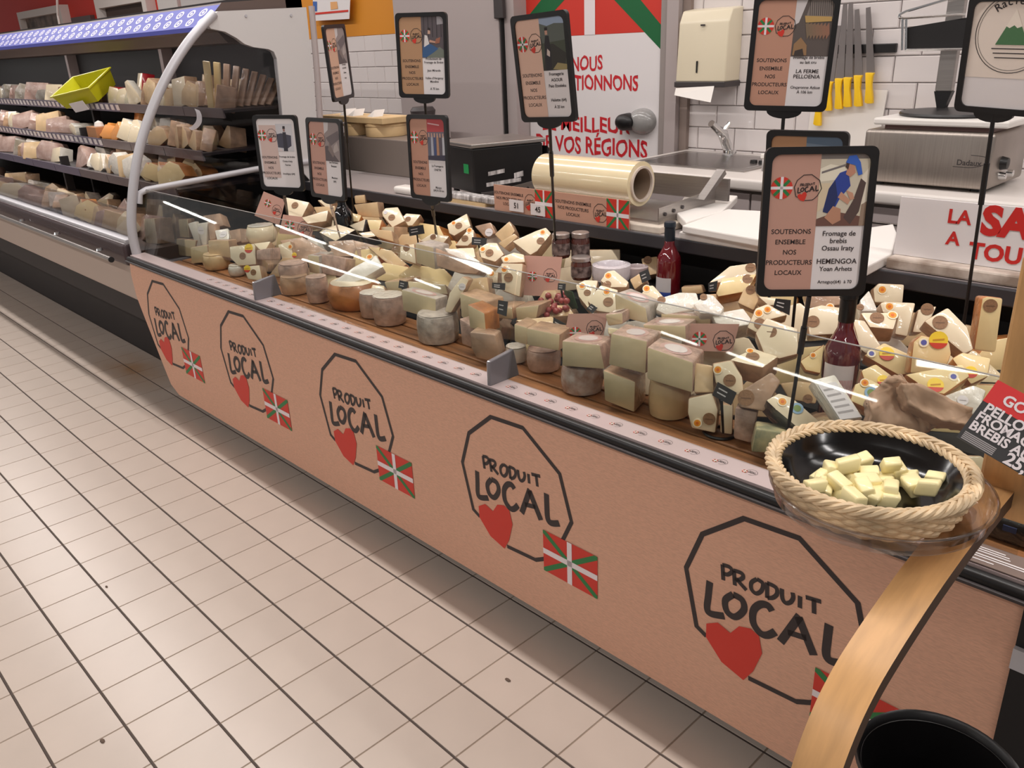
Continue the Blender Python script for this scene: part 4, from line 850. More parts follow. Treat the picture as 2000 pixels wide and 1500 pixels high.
# scale
pc_ = aty(926, 360, 1.93); sc_ = thing('shop_scale', 'black shop scale with steel plate and green display on the worktop', 'scale', (pc_.x - .02, 2.03, WZ))
zp = aty(926, 283, 1.93).z
A = V((pc_.x, 1.93)); uL = V((-1, -.05)) ; uR = V((.14, 1))
lw = (A.x - aty(873, 283, 1.94).x) * 1.12; 
d = aty(1025, 265, 2.22); rw = .30
Lw = lw + .06; e1 = V((-.97, .22)).normalized(); e2 = V((.30, .95)).normalized()
def sp(a, b, z): return V((A.x + e1.x * a + e2.x * b, A.y + e1.y * a + e2.y * b, z))
bm = BM(); prism(bm, [sp(0, 0, WZ + .03), sp(Lw, 0, WZ + .03), sp(Lw, rw, WZ + .03), sp(0, rw, WZ + .03)], V((0, 0, zp - WZ - .045))); bevel(bm, .006); obj('scale_body', bm, M_black, sc_)
bm = BM(); prism(bm, [sp(-.008, -.008, zp - .014), sp(Lw + .01, -.008, zp - .014), sp(Lw + .01, rw + .01, zp - .014), sp(-.008, rw + .01, zp - .014)], V((0, 0, .016))); bevel(bm, .004); obj('steel_plate', bm, M_steel, sc_)
for a, b in ((.03, .03), (Lw - .03, .03), (.03, rw - .03), (Lw - .03, rw - .03)): bm = BM(); lathe(bm, [(0, 0), (.014, 0), (.012, .032), (0, .032)], 10, Matrix.Translation(sp(a, b, WZ))); obj('foot', bm, M_black, sc_)
nf = V((e2.x, e2.y, 0)) * -1
bm = BM(); h0, h1 = WZ + .10, WZ + .135; poly(bm, [sp(.035, -.001, h0), sp(.075, -.001, h0), sp(.075, -.001, h1), sp(.035, -.001, h1)]); obj('green_display', bm, mat('green_lcd', (10, 130, 66), .4, emit=.12), sc_)
for b0, b1, z0, z1 in ((.06, .13, .09, .105), (.17, .21, .07, .09), (.05, .20, .05, .065)):
    bm = BM(); poly(bm, [sp(-.0015, b0, WZ + z0), sp(-.0015, b1, WZ + z0 + .006), sp(-.0015, b1, WZ + z1 + .006), sp(-.0015, b0, WZ + z1)]); obj('paper_label', bm, M_spk, sc_)
bm = BM(); prism(bm, [sp(0, rw + .012, WZ + .05), sp(.0, rw + .10, WZ + .07), sp(0, rw + .02, zp - .03)], V((-.1, 0, 0))); obj('rear_printer', bm, M_black, sc_)
# bag of speckled paper under the scale, on a wooden board
p = aty(905, 378, 1.88); bm = BM(); box(bm, (p.x - .14, 1.87, WZ), (p.x + .13, 1.925, WZ + .012)); tag(obj('wood_board', bm, M_bwood), 'thin wooden board at the worktop edge below the scale', 'board')
bm = BM(); box(bm, (p.x - .12, 1.872, WZ + .012), (p.x + .17, 1.922, WZ + .035)); bevel(bm, .006); tag(obj('printed_bag', bm, M_spk), 'flat speckled plastic bag lying before the black scale', 'bag')
# film dispenser
yq = 1.90
g0, g1 = aty(970, 420, 1.86), aty(1290, 455, 1.86)
bm = BM(); box(bm, (g0.x, 1.858, WZ), (g1.x, 2.22, WZ + .022)); bevel(bm, .004); tag(obj('cutting_board', bm, mat('board_beige', (220, 206, 190), .5, noise=.1, nscale=20)), 'long beige cutting board under the film dispenser', 'cutting board')
fd = thing('film_dispenser', 'steel film dispenser with two kraft flag cards on its front', 'dispenser', (.08, 2.0, WZ + .022))
zf = WZ + .022
bm = BM(); box(bm, (g0.x + .01, 1.885, zf), (g1.x - .03, 2.18, zf + .012)); obj('tray', bm, M_steel, fd)
for xq in (g1.x - .03, g0.x + .012):
    bm = BM(); prism(bm, [V((xq, 1.885, zf)), V((xq, 2.19, zf)), V((xq, 2.19, zf + .075)), V((xq, 2.10, zf + .062)), V((xq, 1.885, zf + .05))], V((.004, 0, 0))); sp_ = obj('side_plate', bm, M_steel, fd)
    for k in range(3):
        bm = BM(); lathe(bm, [(0, 0), (.006, 0), (.006, .004), (0, .005)], 10, Matrix.Translation((xq + .004, 1.915 + k * .045, zf + .028 + k * .004)) @ Matrix.Rotation(R(90), 4, 'Y')); obj('bolt', bm, M_dark, sp_)
bm = BM(); box(bm, (g0.x + .04, 2.19, zf + .03), (g1.x + .02, 2.20, zf + .10)); obj('cutter_bar', bm, M_steel, fd)
bm = BM(); prism(bm, [V((g1.x - .026, 2.08, zf + .05)), V((g1.x - .026, 2.10, zf + .05)), V((g1.x - .026, 2.20, zf + .115)), V((g1.x - .026, 2.19, zf + .13))], V((.03, 0, 0))); obj('cutter_arm', bm, M_steel, fd)
rc_ = aty(1252, 362, 2.0); rl_ = aty(1066, 362, 2.0); rr = .071; zc = zf + .012 + rr + .012
fr = thing('film_roll', 'large roll of yellowish cling film lying on the steel dispenser', 'film roll', ((rc_.x + rl_.x) / 2, 2.0, zf + .02))
Mx = Matrix.Translation((rl_.x, 2.0, zc)) @ Matrix.Rotation(R(90), 4, 'Y'); LL = rc_.x - rl_.x
bm = BM(); lathe(bm, [(rr * .80, 0), (rr, 0), (rr, LL), (rr * .80, LL)], 48, Mx); obj('film', bm, mat('cling_film', (240, 222, 182), .22, coat=1, noise=.05, nscale=4), fr, True)
bm = BM(); lathe(bm, [(rr * .70, -.004), (rr * .80, -.004), (rr * .80, LL + .008), (rr * .70, LL + .008), (rr * .70, -.004)], 40, Mx); obj('core_tube', bm, mat('core', (214, 198, 184), .6), fr, True)
bm = BM(); lathe(bm, [(rr * .69, .0), (rr * .69, LL)], 40, Mx); obj('core_lining', bm, mat('core_in', (150, 128, 108), .7), fr, True)
# kraft cards on its front
def card(u0, v0, u1, v1, hpx, lab, yv=1.850):
    a, b = aty(u0, v0, yv), aty(u1, v1, yv); h = hpx / FPX * (a - CP).dot(CR[2]); z1 = (a.z + b.z) / 2; z0 = z1 - h * 1.04
    t = thing('kraft_card', lab, 'card', ((a.x + b.x) / 2, yv, z0))
    bm = BM(); box(bm, (a.x, yv, z0), (b.x, yv + .004, z1)); obj('card', bm, M_kcard, t)
    w_ = b.x - a.x; fwid = w_ * .285
    hg = z1 - z0
    o = place(me_flag, 'flag', t, V((b.x - fwid / 2, yv - .0008, z0 + hg / 2)), X_ * (fwid / FW), Z_ * (hg / FH), 1)
    for i, s in enumerate(('SOUTENONS ENSEMBLE', 'NOS PRODUCTEURS', 'LOCAUX')): text(t, s, V((a.x + w_ * .26, yv - .0006, z1 - hg * (.34 + .2 * i))), X_, Z_, hg * .15, M_ink, bold=.01)
    k = hg * .62 / .363; place(me_logo, 'mark', t, V((a.x + w_ * .60, yv - .0006, z0 + hg * .78)), X_, Z_, k); place(me_heart, 'heart_mark', t, V((a.x + w_ * .60, yv - .0009, z0 + hg * .78)), X_, Z_, k)
    return t
card(964, 360, 1079, 374, 48, 'left kraft card with flag on the film dispenser, two price tags on it')
card(1083, 375, 1229, 392, 55, 'right kraft card with flag on the film dispenser')
for u0, v0, s, lab in ((995, 389, '51', 'white price tag at left on the kraft card'), (1037, 397, '45', 'white price tag at right on the kraft card')):
    a = aty(u0, v0, 1.846); b = aty(u0 + 28, v0 + 26, 1.846); t = thing('price_tag', lab, 'price tag', (a.x, 1.846, b.z))
    bm = BM(); box(bm, (a.x, 1.8435, b.z), (b.x, 1.8465, a.z)); obj('tag', bm, M_label, t); text(t, s, V(((a.x + b.x) / 2 + .002, 1.8425, b.z + .012)), X_, Z_, .026, M_ink, bold=.02)
# white cutting boards
def wboard(pts, th, z, lab):
    P_ = [atz(u, v, z + th) for u, v in pts]; bm = BM(); prism(bm, P_, V((0, 0, -th))); bevel(bm, .004); tag(obj('cutting_board', bm, mat('board_white', (238, 232, 226), .4)), lab, 'cutting board')
wboard([(1318, 412), (1342, 374), (1441, 382), (1412, 412), (1340, 434)], .024, WZ + .02, 'white cutting board behind the right end of the film dispenser')
wboard([(1332, 440), (1420, 408), (1530, 414), (1500, 470)], .022, WZ + .024, 'white cutting board beside the wine bottle neck, upper of two')
wboard([(1326, 452), (1415, 425), (1525, 430), (1500, 480)], .022, WZ + .0005, 'white cutting board beside the wine bottle neck, lower of two')
wboard([(1690, 445), (1745, 437), (1752, 455), (1742, 495), (1690, 522)], .026, WZ + .001, 'white cutting board between the big front sign and the red lettered board')
# red lettered board
yv = 1.90; a, b = aty(1760, 384, yv), aty(1745, 500, yv); c = aty(2015, 560, yv)
x1 = 1.62; rs = thing('lettered_board', 'white board with big red handwritten letters standing on the worktop at right', 'sign', (1.25, yv, WZ + .04))
bm = BM(); box(bm, (a.x, yv, WZ + .03), (x1, yv + .006, a.z)); obj('board', bm, M_label, rs)
bm = BM(); box(bm, (a.x - .0, yv - .04, WZ + .001), (x1 + .1, yv + .10, WZ + .029)); bevel(bm, .005); tag(obj('cutting_board', bm, mat('board_stained', (214, 200, 188), .5, c2=(150, 132, 118), noise=.3, nscale=16)), 'stained beige cutting board under the red lettered board', 'cutting board')
def red(s, u, v, px, bold=.04): p = aty(u, v, yv - .001); text(rs, s, p, X_, Z_, px / FPX * (p - CP).dot(CR[2]) / .73, mat('red_paint', (200, 36, 32), .5), 'LEFT', bold=bold)
red('LA', 1849, 434, 27, .03); red('SA', 1914, 455, 55, .05); red('A', 1847, 476, 26, .03); red('TOU', 1890, 503, 32, .035)
# ================================================================== WALL CABINET ON THE LEFT
CX0, CX1 = -7.2, -1.76
cs = thing('refrigerated_cabinet', 'long open refrigerated wall cabinet with blue patterned canopy at far left', 'cabinet', (-4, 1.5, 0))
M_case = mat('case_dark', (30, 24, 25), .6); M_shelf = mat('shelf_dark', (52, 46, 48), .45)
bm = BM(); box(bm, (CX0, 1.90, .3), (CX1, 1.98, 1.62)); obj('back_wall', bm, M_case, cs)
SHF = [(1.526, 1.153), (1.402, .987), (1.261, .851)]
for y, z in SHF:
    bm = BM(); box(bm, (CX0, y + .006, z - .012), (CX1, 1.90, z)); sh = obj('shelf', bm, M_shelf, cs)
    n = 0; x = CX1
    while x > CX0:
        w = .40; bm = BM(); prism(bm, [V((x - .003, y, z + .008)), V((x - .003, y + .006, z + .008)), V((x - .003, y + .014, z - .032)), V((x - .003, y + .006, z - .034))], V((-(w - .006), 0, 0)))
        obj('price_rail', bm, mat('rail_blue', (112, 104, 124), .4) if x < -2.9 else mat('rail_grey', (112, 100, 102), .4), sh)
        x -= w; n += 1
    if z > .9:
        bm = BM(); k = 0; x = -2.95
        while x > -6: poly(bm, [V((x, y - .001, z + .002)), V((x - .045, y - .001, z + .002)), V((x - .045, y + .004, z - .026)), V((x, y + .004, z - .026))]); x -= .075
        obj('price_labels', bm, M_label, sh, kind='stuff')
    for x in (-2.46, -3.66, -4.86, -6.0):
        bm = BM(); prism(bm, [V((x, y + .03, z - .012)), V((x, 1.9, z - .012)), V((x, 1.9, z - .10)), V((x, y + .12, z - .03))], V((.012, 0, 0))); obj('bracket', bm, M_case, sh)
bm = BM(); box(bm, (CX0, 1.12, .44), (CX1, 1.90, .625)); obj('deck', bm, mat('deck_brown', (86, 70, 62), .5), cs)
bm = BM(); box(bm, (CX0, 1.06, .60), (CX1, 1.12, .628)); obj('grille', bm, M_dark, cs)
bm = BM(); box(bm, (CX0, .998, .575), (CX1 + .005, 1.06, .668)); bevel(bm, .014, 3); obj('bumper', bm, mat('bumper_brown', (66, 52, 54), .35), cs, True)
bm = BM(); box(bm, (CX0, 1.012, .660), (CX1, 1.058, .684)); bevel(bm, .006); obj('edge_rail', bm, M_alu, cs, True)
bm = BM(); box(bm, (CX0, 1.05, .684), (CX1, 1.056, .80)); obj('front_glass', bm, M_glass2, cs)
bm = BM(); box(bm, (CX0, 1.016, .42), (CX1 + .01, 1.05, .585)); bevel(bm, .008, 2); obj('front_skirt', bm, mat('skirt_grey', (176, 158, 146), .4), cs)
bm = BM(); box(bm, (CX0, 1.20, .0), (CX1, 1.9, .42)); obj('plinth', bm, M_case, cs)
bm = BM(); box(bm, (CX0, 1.06, .30), (CX1, 1.9, .42)); obj('toe_panel', bm, M_case, cs)
bm = BM(); tube(bm, [V((CX0, .955, .607)), V((-1.80, .955, .607))], .011, 10); hr = obj('handrail', bm, M_steel, cs, True)
bm = BM(); lathe(bm, [(0, 0), (.012, 0), (.012, .006), (0, .006)], 12, Matrix.Translation((-1.80, .955, .607)) @ Matrix.Rotation(R(90), 4, 'Y')); obj('end_cap', bm, M_blackm, hr)
for k in range(9):
    bm = BM(); x = -1.98 - k * .56; lathe(bm, [(0, .012), (.012, .010), (.015, 0), (0, 0)], 12, Matrix.Translation((x, .975, .617))); obj('rail_knob', bm, M_chrome, hr)
# canopy
bm = BM(); prism(bm, [V((CX1, 1.565, 1.462)), V((CX1, 1.52, 1.475)), V((CX1, 1.515, 1.49)), V((CX1, 1.60, 1.575)), V((CX1, 1.98, 1.60)), V((CX1, 1.98, 1.42)), V((CX1, 1.60, 1.42))], V((CX0 - CX1, 0, 0))); obj('canopy', bm, mat('canopy_dark', (92, 76, 70), .5), cs)
bm = BM(); f0, f1, f2 = V((0, 1.506, 1.468)), V((0, 1.506, 1.486)), V((0, 1.592, 1.568))
a = [bm.verts.new(p + V((CX1, 0, 0))) for p in (f0, f1, f2)]; b = [bm.verts.new(p + V((CX0, 0, 0))) for p in (f0, f1, f2)]
for i in range(2): bm.faces.new((a[i], a[i + 1], b[i + 1], b[i]))
bl = obj('canopy_blind', bm, mat('blind_blue', (72, 78, 168), .55), cs)
bm = BM(); dv = (f2 - f1); nv = V((0, -dv.z, dv.y)).normalized() * .0008
for k in range(46):
    for r in range(2):
        x = CX1 - .06 - k * .115 - (.05 if r % 2 else 0); t = .26 + r * .44
        c = f1 + dv * t + nv + V((x, 0, 0)); rx, ry = .034, .19
        pts = [c + V((rx * math.cos(q * math.pi / 5) , 0, 0)) + dv * (ry * math.sin(q * math.pi / 5)) for q in range(10)]; inn = [c + (p - c) * .62 for p in pts]; A_ = [bm.verts.new(p) for p in pts]; B_ = [bm.verts.new(p) for p in inn]
        for q in range(10): bm.faces.new((A_[q], A_[(q + 1) % 10], B_[(q + 1) % 10], B_[q]))
        poly(bm, [c + (p - c) * .36 for p in pts])
obj('pale_motifs', bm, mat('motif', (206, 204, 222), .5), bl, kind='stuff')
for x in (-3.05, -4.6):
    bm = BM(); box(bm, (x - .02, 1.84, 1.153), (x + .02, 1.90, 1.42)); obj('back_post', bm, mat('post_pink', (170, 150, 146), .4), cs)
l = bpy.data.lights.new('canopy_fill', 'AREA'); l.shape = 'RECTANGLE'; l.size = 5.2; l.size_y = .03; l.energy = 5; l.color = (1, .96, .92); lo_ = bpy.data.objects.new('canopy_fill', l); COL.objects.link(lo_); lo_.location = (-4.4, 1.585, 1.412); lo_.rotation_euler = (R(12), 0, 0)  # added fill lamp under the canopy, brightens the goods on the shelves
# products on its shelves
ORD = ['first', 'second', 'third', 'fourth', 'fifth', 'sixth', 'seventh', 'eighth', 'ninth', 'tenth', 'eleventh', 'twelfth', 'thirteenth', 'fourteenth', 'fifteenth', 'sixteenth', 'seventeenth', 'eighteenth', 'nineteenth', 'twentieth', 'twenty-first', 'twenty-second', 'twenty-third', 'twenty-fourth', 'twenty-fifth', 'twenty-sixth', 'twenty-seventh', 'twenty-eighth', 'twenty-ninth', 'thirtieth']
rn = random.Random(11)
def wedge_mesh(kind, w, d, h, m1, m2):
    """upright triangular wedge, thin at the tip; paste on the cut sides, rind on the heel"""
    bm = BM()
    if kind == 'tri': pts = [V((-w / 2, 0, 0)), V((w / 2, 0, 0)), V((w / 2 * .9, 0, h * .35)), V((w * .12, 0, h)), V((-w * .12, 0, h * .97))]
    elif kind == 'slab': pts = [V((-w / 2, 0, 0)), V((w / 2, 0, 0)), V((w / 2, 0, h)), V((-w / 2 + w * .1, 0, h * .96))]
    else: pts = [V((-w / 2, 0, 0)), V((w / 2, 0, 0)), V((w * .52, 0, h * .5)), V((w * .3, 0, h * .9)), V((-w * .3, 0, h * .95)), V((-w * .54, 0, h * .5))]
    prism(bm, pts, V((0, d, 0)))
    for q in bm.verts: q.co += V((rn.uniform(-.003, .003), rn.uniform(-.003, .003), rn.uniform(-.003, .003)))
    bevel(bm, .004, 2)
    return bm
def split_obj(bm, n, m1, m2, root):
    """paste faces (front and back) and rind faces (sides) as two parts"""
    bmesh.ops.recalc_face_normals(bm, faces=bm.faces)
    b2 = bm.copy()
    bmesh.ops.delete(bm, geom=[f for f in bm.faces if f.normal.dot(n) < .55], context='FACES')
    bmesh.ops.delete(b2, geom=[f for f in b2.faces if f.normal.dot(n) >= .55], context='FACES')
    obj('cut_face', bm, m1, root, True, keep=True); obj('rind', b2, m2, root, True, keep=True)
P_ivory = [(M_ivory, M_rtan, 'ivory'), (M_wfilm, M_wfilm, 'white wrapped'), (M_yell, M_rora, 'yellow'), (M_ivory, M_wfilm, 'pale'), (M_tan, M_rtan, 'tan')]
P_red = (M_ivory, mat('red_rind', (178, 30, 40), .3, coat=1), 'red rinded'); P_or = (M_orange, M_orange, 'orange'); P_br = (M_tan, M_brn, 'brown wrapped'); P_gr = (M_paste, M_rgrey, 'grey rinded')
M_pk = mat('pack_pink', (206, 178, 166), .3, coat=1, c2=(168, 132, 118), noise=.2, nscale=14, bump=.5, bscale=20); P_pk = (M_pk, M_pk, 'pinkish film packed')
M_pg = mat('pack_mix', (200, 190, 180), .3, coat=1, c2=(150, 140, 120), noise=.2, nscale=18, bump=.5, bscale=20); P_pg = (M_pg, M_pg, 'pale film packed')
P_wh = P_ivory[1]
def shelf_items(x0, x1, y, z, pal, row, hmin, hmax, step, back=.05, kinds=('tri', 'slab', 'hump'), lean=.25, depth=(.05, .09), wr=(.06, .11), rows=2, name='cheese_wedge', what='cheese'):
    for row2 in range(rows):
        x = x0 - (.03 if row2 else 0); n = 0
        while x > x1:
            f = (x0 - x) / (x0 - x1); p = pal(f); w = rn.uniform(*wr); h = rn.uniform(hmin, hmax) * (1.15 if row2 else 1); d = rn.uniform(*depth)
            t = thing(name, '%s %s, %s from right, %s row, %s' % (p[2], what, ORD[min(n, 29)], 'back' if row2 else 'front', row), 'cheese', (x - w / 2, y + back + row2 * .11, z + .001), 'cheeses on the ' + row)
            bm = wedge_mesh(rn.choice(kinds), w, d, h, *p[:2]); split_obj(bm, V((0, -1, 0)), p[0], p[1], t)
            t.rotation_euler = (rn.uniform(-.35, -.05), rn.uniform(-lean, lean), rn.uniform(-.6, .8)); x -= w * step * (1.5 if row2 else 1); n += 1
def pal1(f): return P_br if f < .22 else (rn.choice([P_ivory[0], P_ivory[2], P_ivory[4]]) if f < .5 else (rn.choice([P_wh, P_ivory[3], P_ivory[4]]) if f < .82 else P_red))
def pal2(f): return rn.choice([P_ivory[2], P_ivory[4], P_ivory[0]]) if f < .36 else (rn.choice([P_wh, P_ivory[3], P_ivory[0]]) if f < .74 else P_or)
def pal3(f): return rn.choice([P_ivory[0], P_ivory[2]]) if f < .3 else rn.choice([P_wh, P_ivory[3], P_pk, P_ivory[4]])
def pal4(f): return rn.choice([P_ivory[0], P_ivory[2], P_pk, P_ivory[4], P_gr])
E1, E2, E3, E4 = aty(212, 205, 1.53).x, aty(185, 265, 1.41).x, aty(140, 325, 1.27).x, aty(85, 400, 1.15).x
shelf_items(-1.90, E1, *SHF[0], pal1, 'top shelf by end wall', .08, .14, .85, lean=.6, wr=(.08, .14))
shelf_items(-1.80, E2, *SHF[1], pal2, 'second shelf by end wall', .07, .12, .85, lean=.7, wr=(.08, .14))
shelf_items(-1.80, E3, *SHF[2], pal3, 'third shelf by end wall', .07, .12, .85, lean=.7, wr=(.08, .14))
shelf_items(-1.82, E4, 1.10, .625, pal4, 'cabinet floor by end wall', .08, .13, .9, back=.06, lean=.9, wr=(.09, .16))
# tall slices fanned at the right end of the top shelf
for k in range(9):
    a = -.15 + k * .13; x = -1.93 + k * .012; t = thing('cheese_slice', 'long tan cheese slice fanned against the cabinet end, %s of nine from the left' % ORD[k], 'cheese', (x, 1.56 + k * .028, 1.156), 'fanned slices on the top shelf')
    bm = BM(); box(bm, (-.016, -.006, 0), (.016, .006, .20 - .008 * k)); bevel(bm, .003); o = obj('slice', bm, M_yell if k < 2 else M_brn, t, True, keep=True); t.rotation_euler = (-a * .9, .16, .5)
# farther stretch: film packed goods
def palp(f): return rn.choice([P_pk, P_pg, P_pk, P_ivory[3], P_ivory[4]])
for (y, z), row, x in zip(SHF, ('top', 'second', 'third'), (E1 - .32, E2 - .42, E3 - .35)): shelf_items(x, -5.6, y, z, palp, '%s shelf at far left' % row, .06, .12, .95, kinds=('slab', 'hump'), lean=.2, depth=(.05, .12), wr=(.10, .2), rows=1, name='film_pack', what='pack')
shelf_items(E4 - .1, -5.0, 1.10, .625, palp, 'cabinet floor at far left', .06, .11, .95, back=.06, kinds=('slab', 'hump'), lean=.4, wr=(.10, .2), name='film_pack', what='pack')
for x, (y, z) in ((E2 - .22, SHF[1]), (E1 - .30, SHF[0]), (E3 - .17, SHF[2])):
    bm = BM(); box(bm, (x - .012, y + .01, z - .30), (x + .012, y + .05, z + .05)); obj('divider_bracket', bm, M_case, cs)
# green crate tilted over the front of the top shelf
gp = aty(160, 192, 1.50); cr = thing('green_crate', 'yellow green plastic crate tilted on the top cabinet shelf', 'crate', (gp.x, 1.60, 1.165))
M_lime = mat('lime_plastic', (190, 186, 30), .35)
bm = BM(); Lx, Ly, Hh = .30, .20, .085
o_ = [(-Lx / 2, -Ly / 2), (Lx / 2, -Ly / 2), (Lx / 2, Ly / 2), (-Lx / 2, Ly / 2)]
vt = [[bm.verts.new((x * s, y * s, z)) for x, y in o_] for s, z in ((.86, 0), (1, Hh), (1.06, Hh), (1.06, Hh + .006), (.97, Hh + .006), (.84, .005))]
for r in range(5):
    for k in range(4): bm.faces.new((vt[r][k], vt[r][(k + 1) % 4], vt[r + 1][(k + 1) % 4], vt[r + 1][k]))
bm.faces.new(vt[0]); bm.faces.new(vt[5]); obj('crate_body', bm, M_lime, cr, keep=True); cr.rotation_euler = (R(28), R(-8), R(22)); cr.location = (gp.x + .02, 1.545, 1.19)
bm = BM(); box(bm, (-.05, -.115, -.02), (.06, -.112, .035)); lbx = obj('crate_label', bm, M_label, cr, keep=True)
# ribbed tray pack, carton and curled shelf flyer
t = thing('carton', 'small brown carton on the second cabinet shelf left of the orange cheeses', 'carton', (E2 - .1, 1.44, .988)); bm = BM(); box(bm, (E2 - .17, 1.43, .988), (E2 - .03, 1.53, 1.045)); bevel(bm, .003); obj('carton_body', bm, mat('carton', (176, 124, 84), .6), t)
bm = BM(); lathe(bm, [(0, .03), (.02, .02), (.026, 0), (0, 0)], 14, Matrix.Translation((E2 - .08, 1.47, 1.046))); obj('white_cap', bm, M_wpl, t, True)
a = aty(392, 215, 1.515); bm = BM(); pts = bez([(0, 0), (.02, -.02), (.015, -.05), (-.03, -.075), (-.08, -.085)], 5); A = [bm.verts.new((a.x + p.x, 1.51 - .004 * i / 5, a.z - .002 + p.y)) for i, p in enumerate(pts)]; B = [bm.verts.new((a.x + p.x - .05, 1.51 - .004 * i / 5, a.z - .002 + p.y + .008)) for i, p in enumerate(pts)]
for i in range(len(A) - 1): bm.faces.new((A[i], A[i + 1], B[i + 1], B[i]))
tag(obj('shelf_flyer', bm, M_label, None, True), 'curled white price flyer hanging from the top cabinet shelf', 'flyer')
# ================================================================== CHEESES ON THE COUNTER
KD = {  # paste, rind, thickness, yaw, pitch
 'iv': (M_ivory, M_rtan, .05, 32, 42), 'ye': (M_yell, M_rora, .05, 32, 42), 'ib': (M_ivory, M_rblk, .05, 20, 45), 'pa': (M_paste, M_rtan, .085, 18, 4), 'pg': (M_paste, M_rgrey, .085, 18, 4),
 'ta': (M_tan, M_rtan, .05, 25, 30), 'br': (M_brn, M_brn, .05, 30, 25), 'wf': (M_wfilm, M_wfilm, .05, 30, 50), 'pk': (M_rpink, M_rpink, .06, 20, 10), 'bv': (M_blue, M_blue, .06, 25, 8), 'cut': (M_yell, M_rora, .04, 40, 48)}
ST = {'b': (S_brown, None), 'o': (S_cream, S_or), 'y': (S_ye, S_red), 'u': (S_cream, S_blue), 'g': (S_lb, S_gr), 'w': (M_label, None)}
NM = {'iv': 'ivory', 'ye': 'yellowish', 'ib': 'ivory black-rinded', 'pa': 'pressed', 'pg': 'grey-rinded', 'ta': 'tan', 'br': 'brown wrapped', 'wf': 'white film-wrapped', 'pk': 'pinkish', 'bv': 'blue-veined', 'cut': 'cut'}
def sticker(t, c, n, up, r, kind, el=1):
    rt = up.cross(n).normalized(); up2 = n.cross(rt)
    m1, m2 = ST[kind]
    def disc(rr, off, m, nm, y0=-1):
        bm = BM(); pts = [c + n * off + rt * (rr * math.cos(k * math.pi / 9)) + up2 * (rr * max(y0, math.sin(k * math.pi / 9))) for k in range(18)]; prism(bm, pts, n * -.0015); return obj(nm, bm, m, t)
    s = disc(r, .0014, m1, 'sticker')
    if kind == 'o': disc(r * .74, .0018, S_or, 'sticker_print'); disc(r * .34, .0022, S_or2, 'sticker_core')
    elif kind == 'y': bm = BM(); prism(bm, [c + n * .0018 + rt * (r * 1.02 * math.cos(a)) + up2 * (r * 1.02 * math.sin(a)) for a in [R(200 + 14 * k) for k in range(11)]], n * -.0015); obj('sticker_print', bm, S_red, t); bm = BM(); prism(bm, [c + n * .0022 + rt * x * r + up2 * y * r for x, y in ((-.6, -.12), (.6, .02), (.6, .2), (-.6, .06))], n * -.001); obj('sticker_core', bm, mat('sticker_text', (206, 150, 40), .5), t)
    elif m2 is not None: disc(r * .6, .0018, m2, 'sticker_print')
    else:
        bm = BM(); q = [c + n * .0017 + rt * x * r + up2 * y * r for x, y in ((-.6, -.12), (.6, -.12), (.6, .02), (-.6, .02))]; poly(bm, q); obj('sticker_print', bm, mat('sticker_ink', (112, 80, 54), .6) if kind == 'b' else mat('print_grey', (170, 164, 164), .5), t)
rj = random.Random(8)
def jit(bm, a):
    for q in bm.verts: q.co += V((rj.uniform(-a, a), rj.uniform(-a, a), rj.uniform(-a, a)))
def ch(kind, pts, where, st=(), off=.035, thick=None, yaw=None, pitch=None, y=None, b=None, name='cheese_wedge', rind=None, bev=.0045):
    m1, m2, th, yw, pt = KD[kind]; th = thick or th; yw = R(yw if yaw is None else yaw); pt = R(pt if pitch is None else pitch)
    n = V((math.sin(yw) * math.cos(pt), -math.cos(yw) * math.cos(pt), math.sin(pt)))
    u = sum(p[0] for p in pts) / len(pts); v = sum(p[1] for p in pts) / len(pts)
    if y is not None: c = aty(u, v, y)
    elif b is not None: c = atz(*b)
    else: c = mound(u, v, off)
    P = [onp(p[0], p[1], n, c) for p in pts]
    base = sum(P, V()) / len(P); zmin = min(min(p.z, (p - n * th).z) for p in P); org = V((base.x - n.x * th / 2, base.y - n.y * th / 2, zmin))
    lab = NM[kind] + ' cheese ' + where
    t = thing(name, lab, 'cheese', tuple(org), 'cheeses heaped on the counter')
    bm = BM(); prism(bm, [p - org for p in P], -n * th); jit(bm, .0018); bevel(bm, bev, 2)
    split_obj(bm, n, m1, rind or m2, t)
    if rind is M_rpink or kind in ('pg',):
        P2 = sorted(P, key=lambda p: -p.z)[:2]; mid = (P2[0] + P2[1]) / 2; e = (P2[1] - P2[0]); L_ = e.length; e.normalize(); bk = -n; upn = e.cross(bk).normalized(); upn = upn if upn.z > 0 else -upn; cc = mid + bk * th * .48
        for rr, dz, mm, nm in ((1, .0006, mat('label_pink2', (214, 170, 160), .3, coat=1), 'top_label'), (.72, .0012, mat('label_white', (236, 222, 216), .25, coat=1), 'label_print')):
            bm = BM(); poly(bm, [cc + upn * dz + e * (L_ * .34 * rr * math.cos(a)) + bk * (th * .36 * rr * math.sin(a)) for a in [k * math.pi / 10 for k in range(20)]]); obj(nm, bm, mm, t)
    for s in st:
        q = onp(s[0], s[1], n, c); px = (q - CP).dot(CR[2]) / FPX; sticker(t, q, n, V((0, 0, 1)) - n * n.z if n.z < .97 else V((0, 1, 0)), s[2] * px, s[3])
    return t
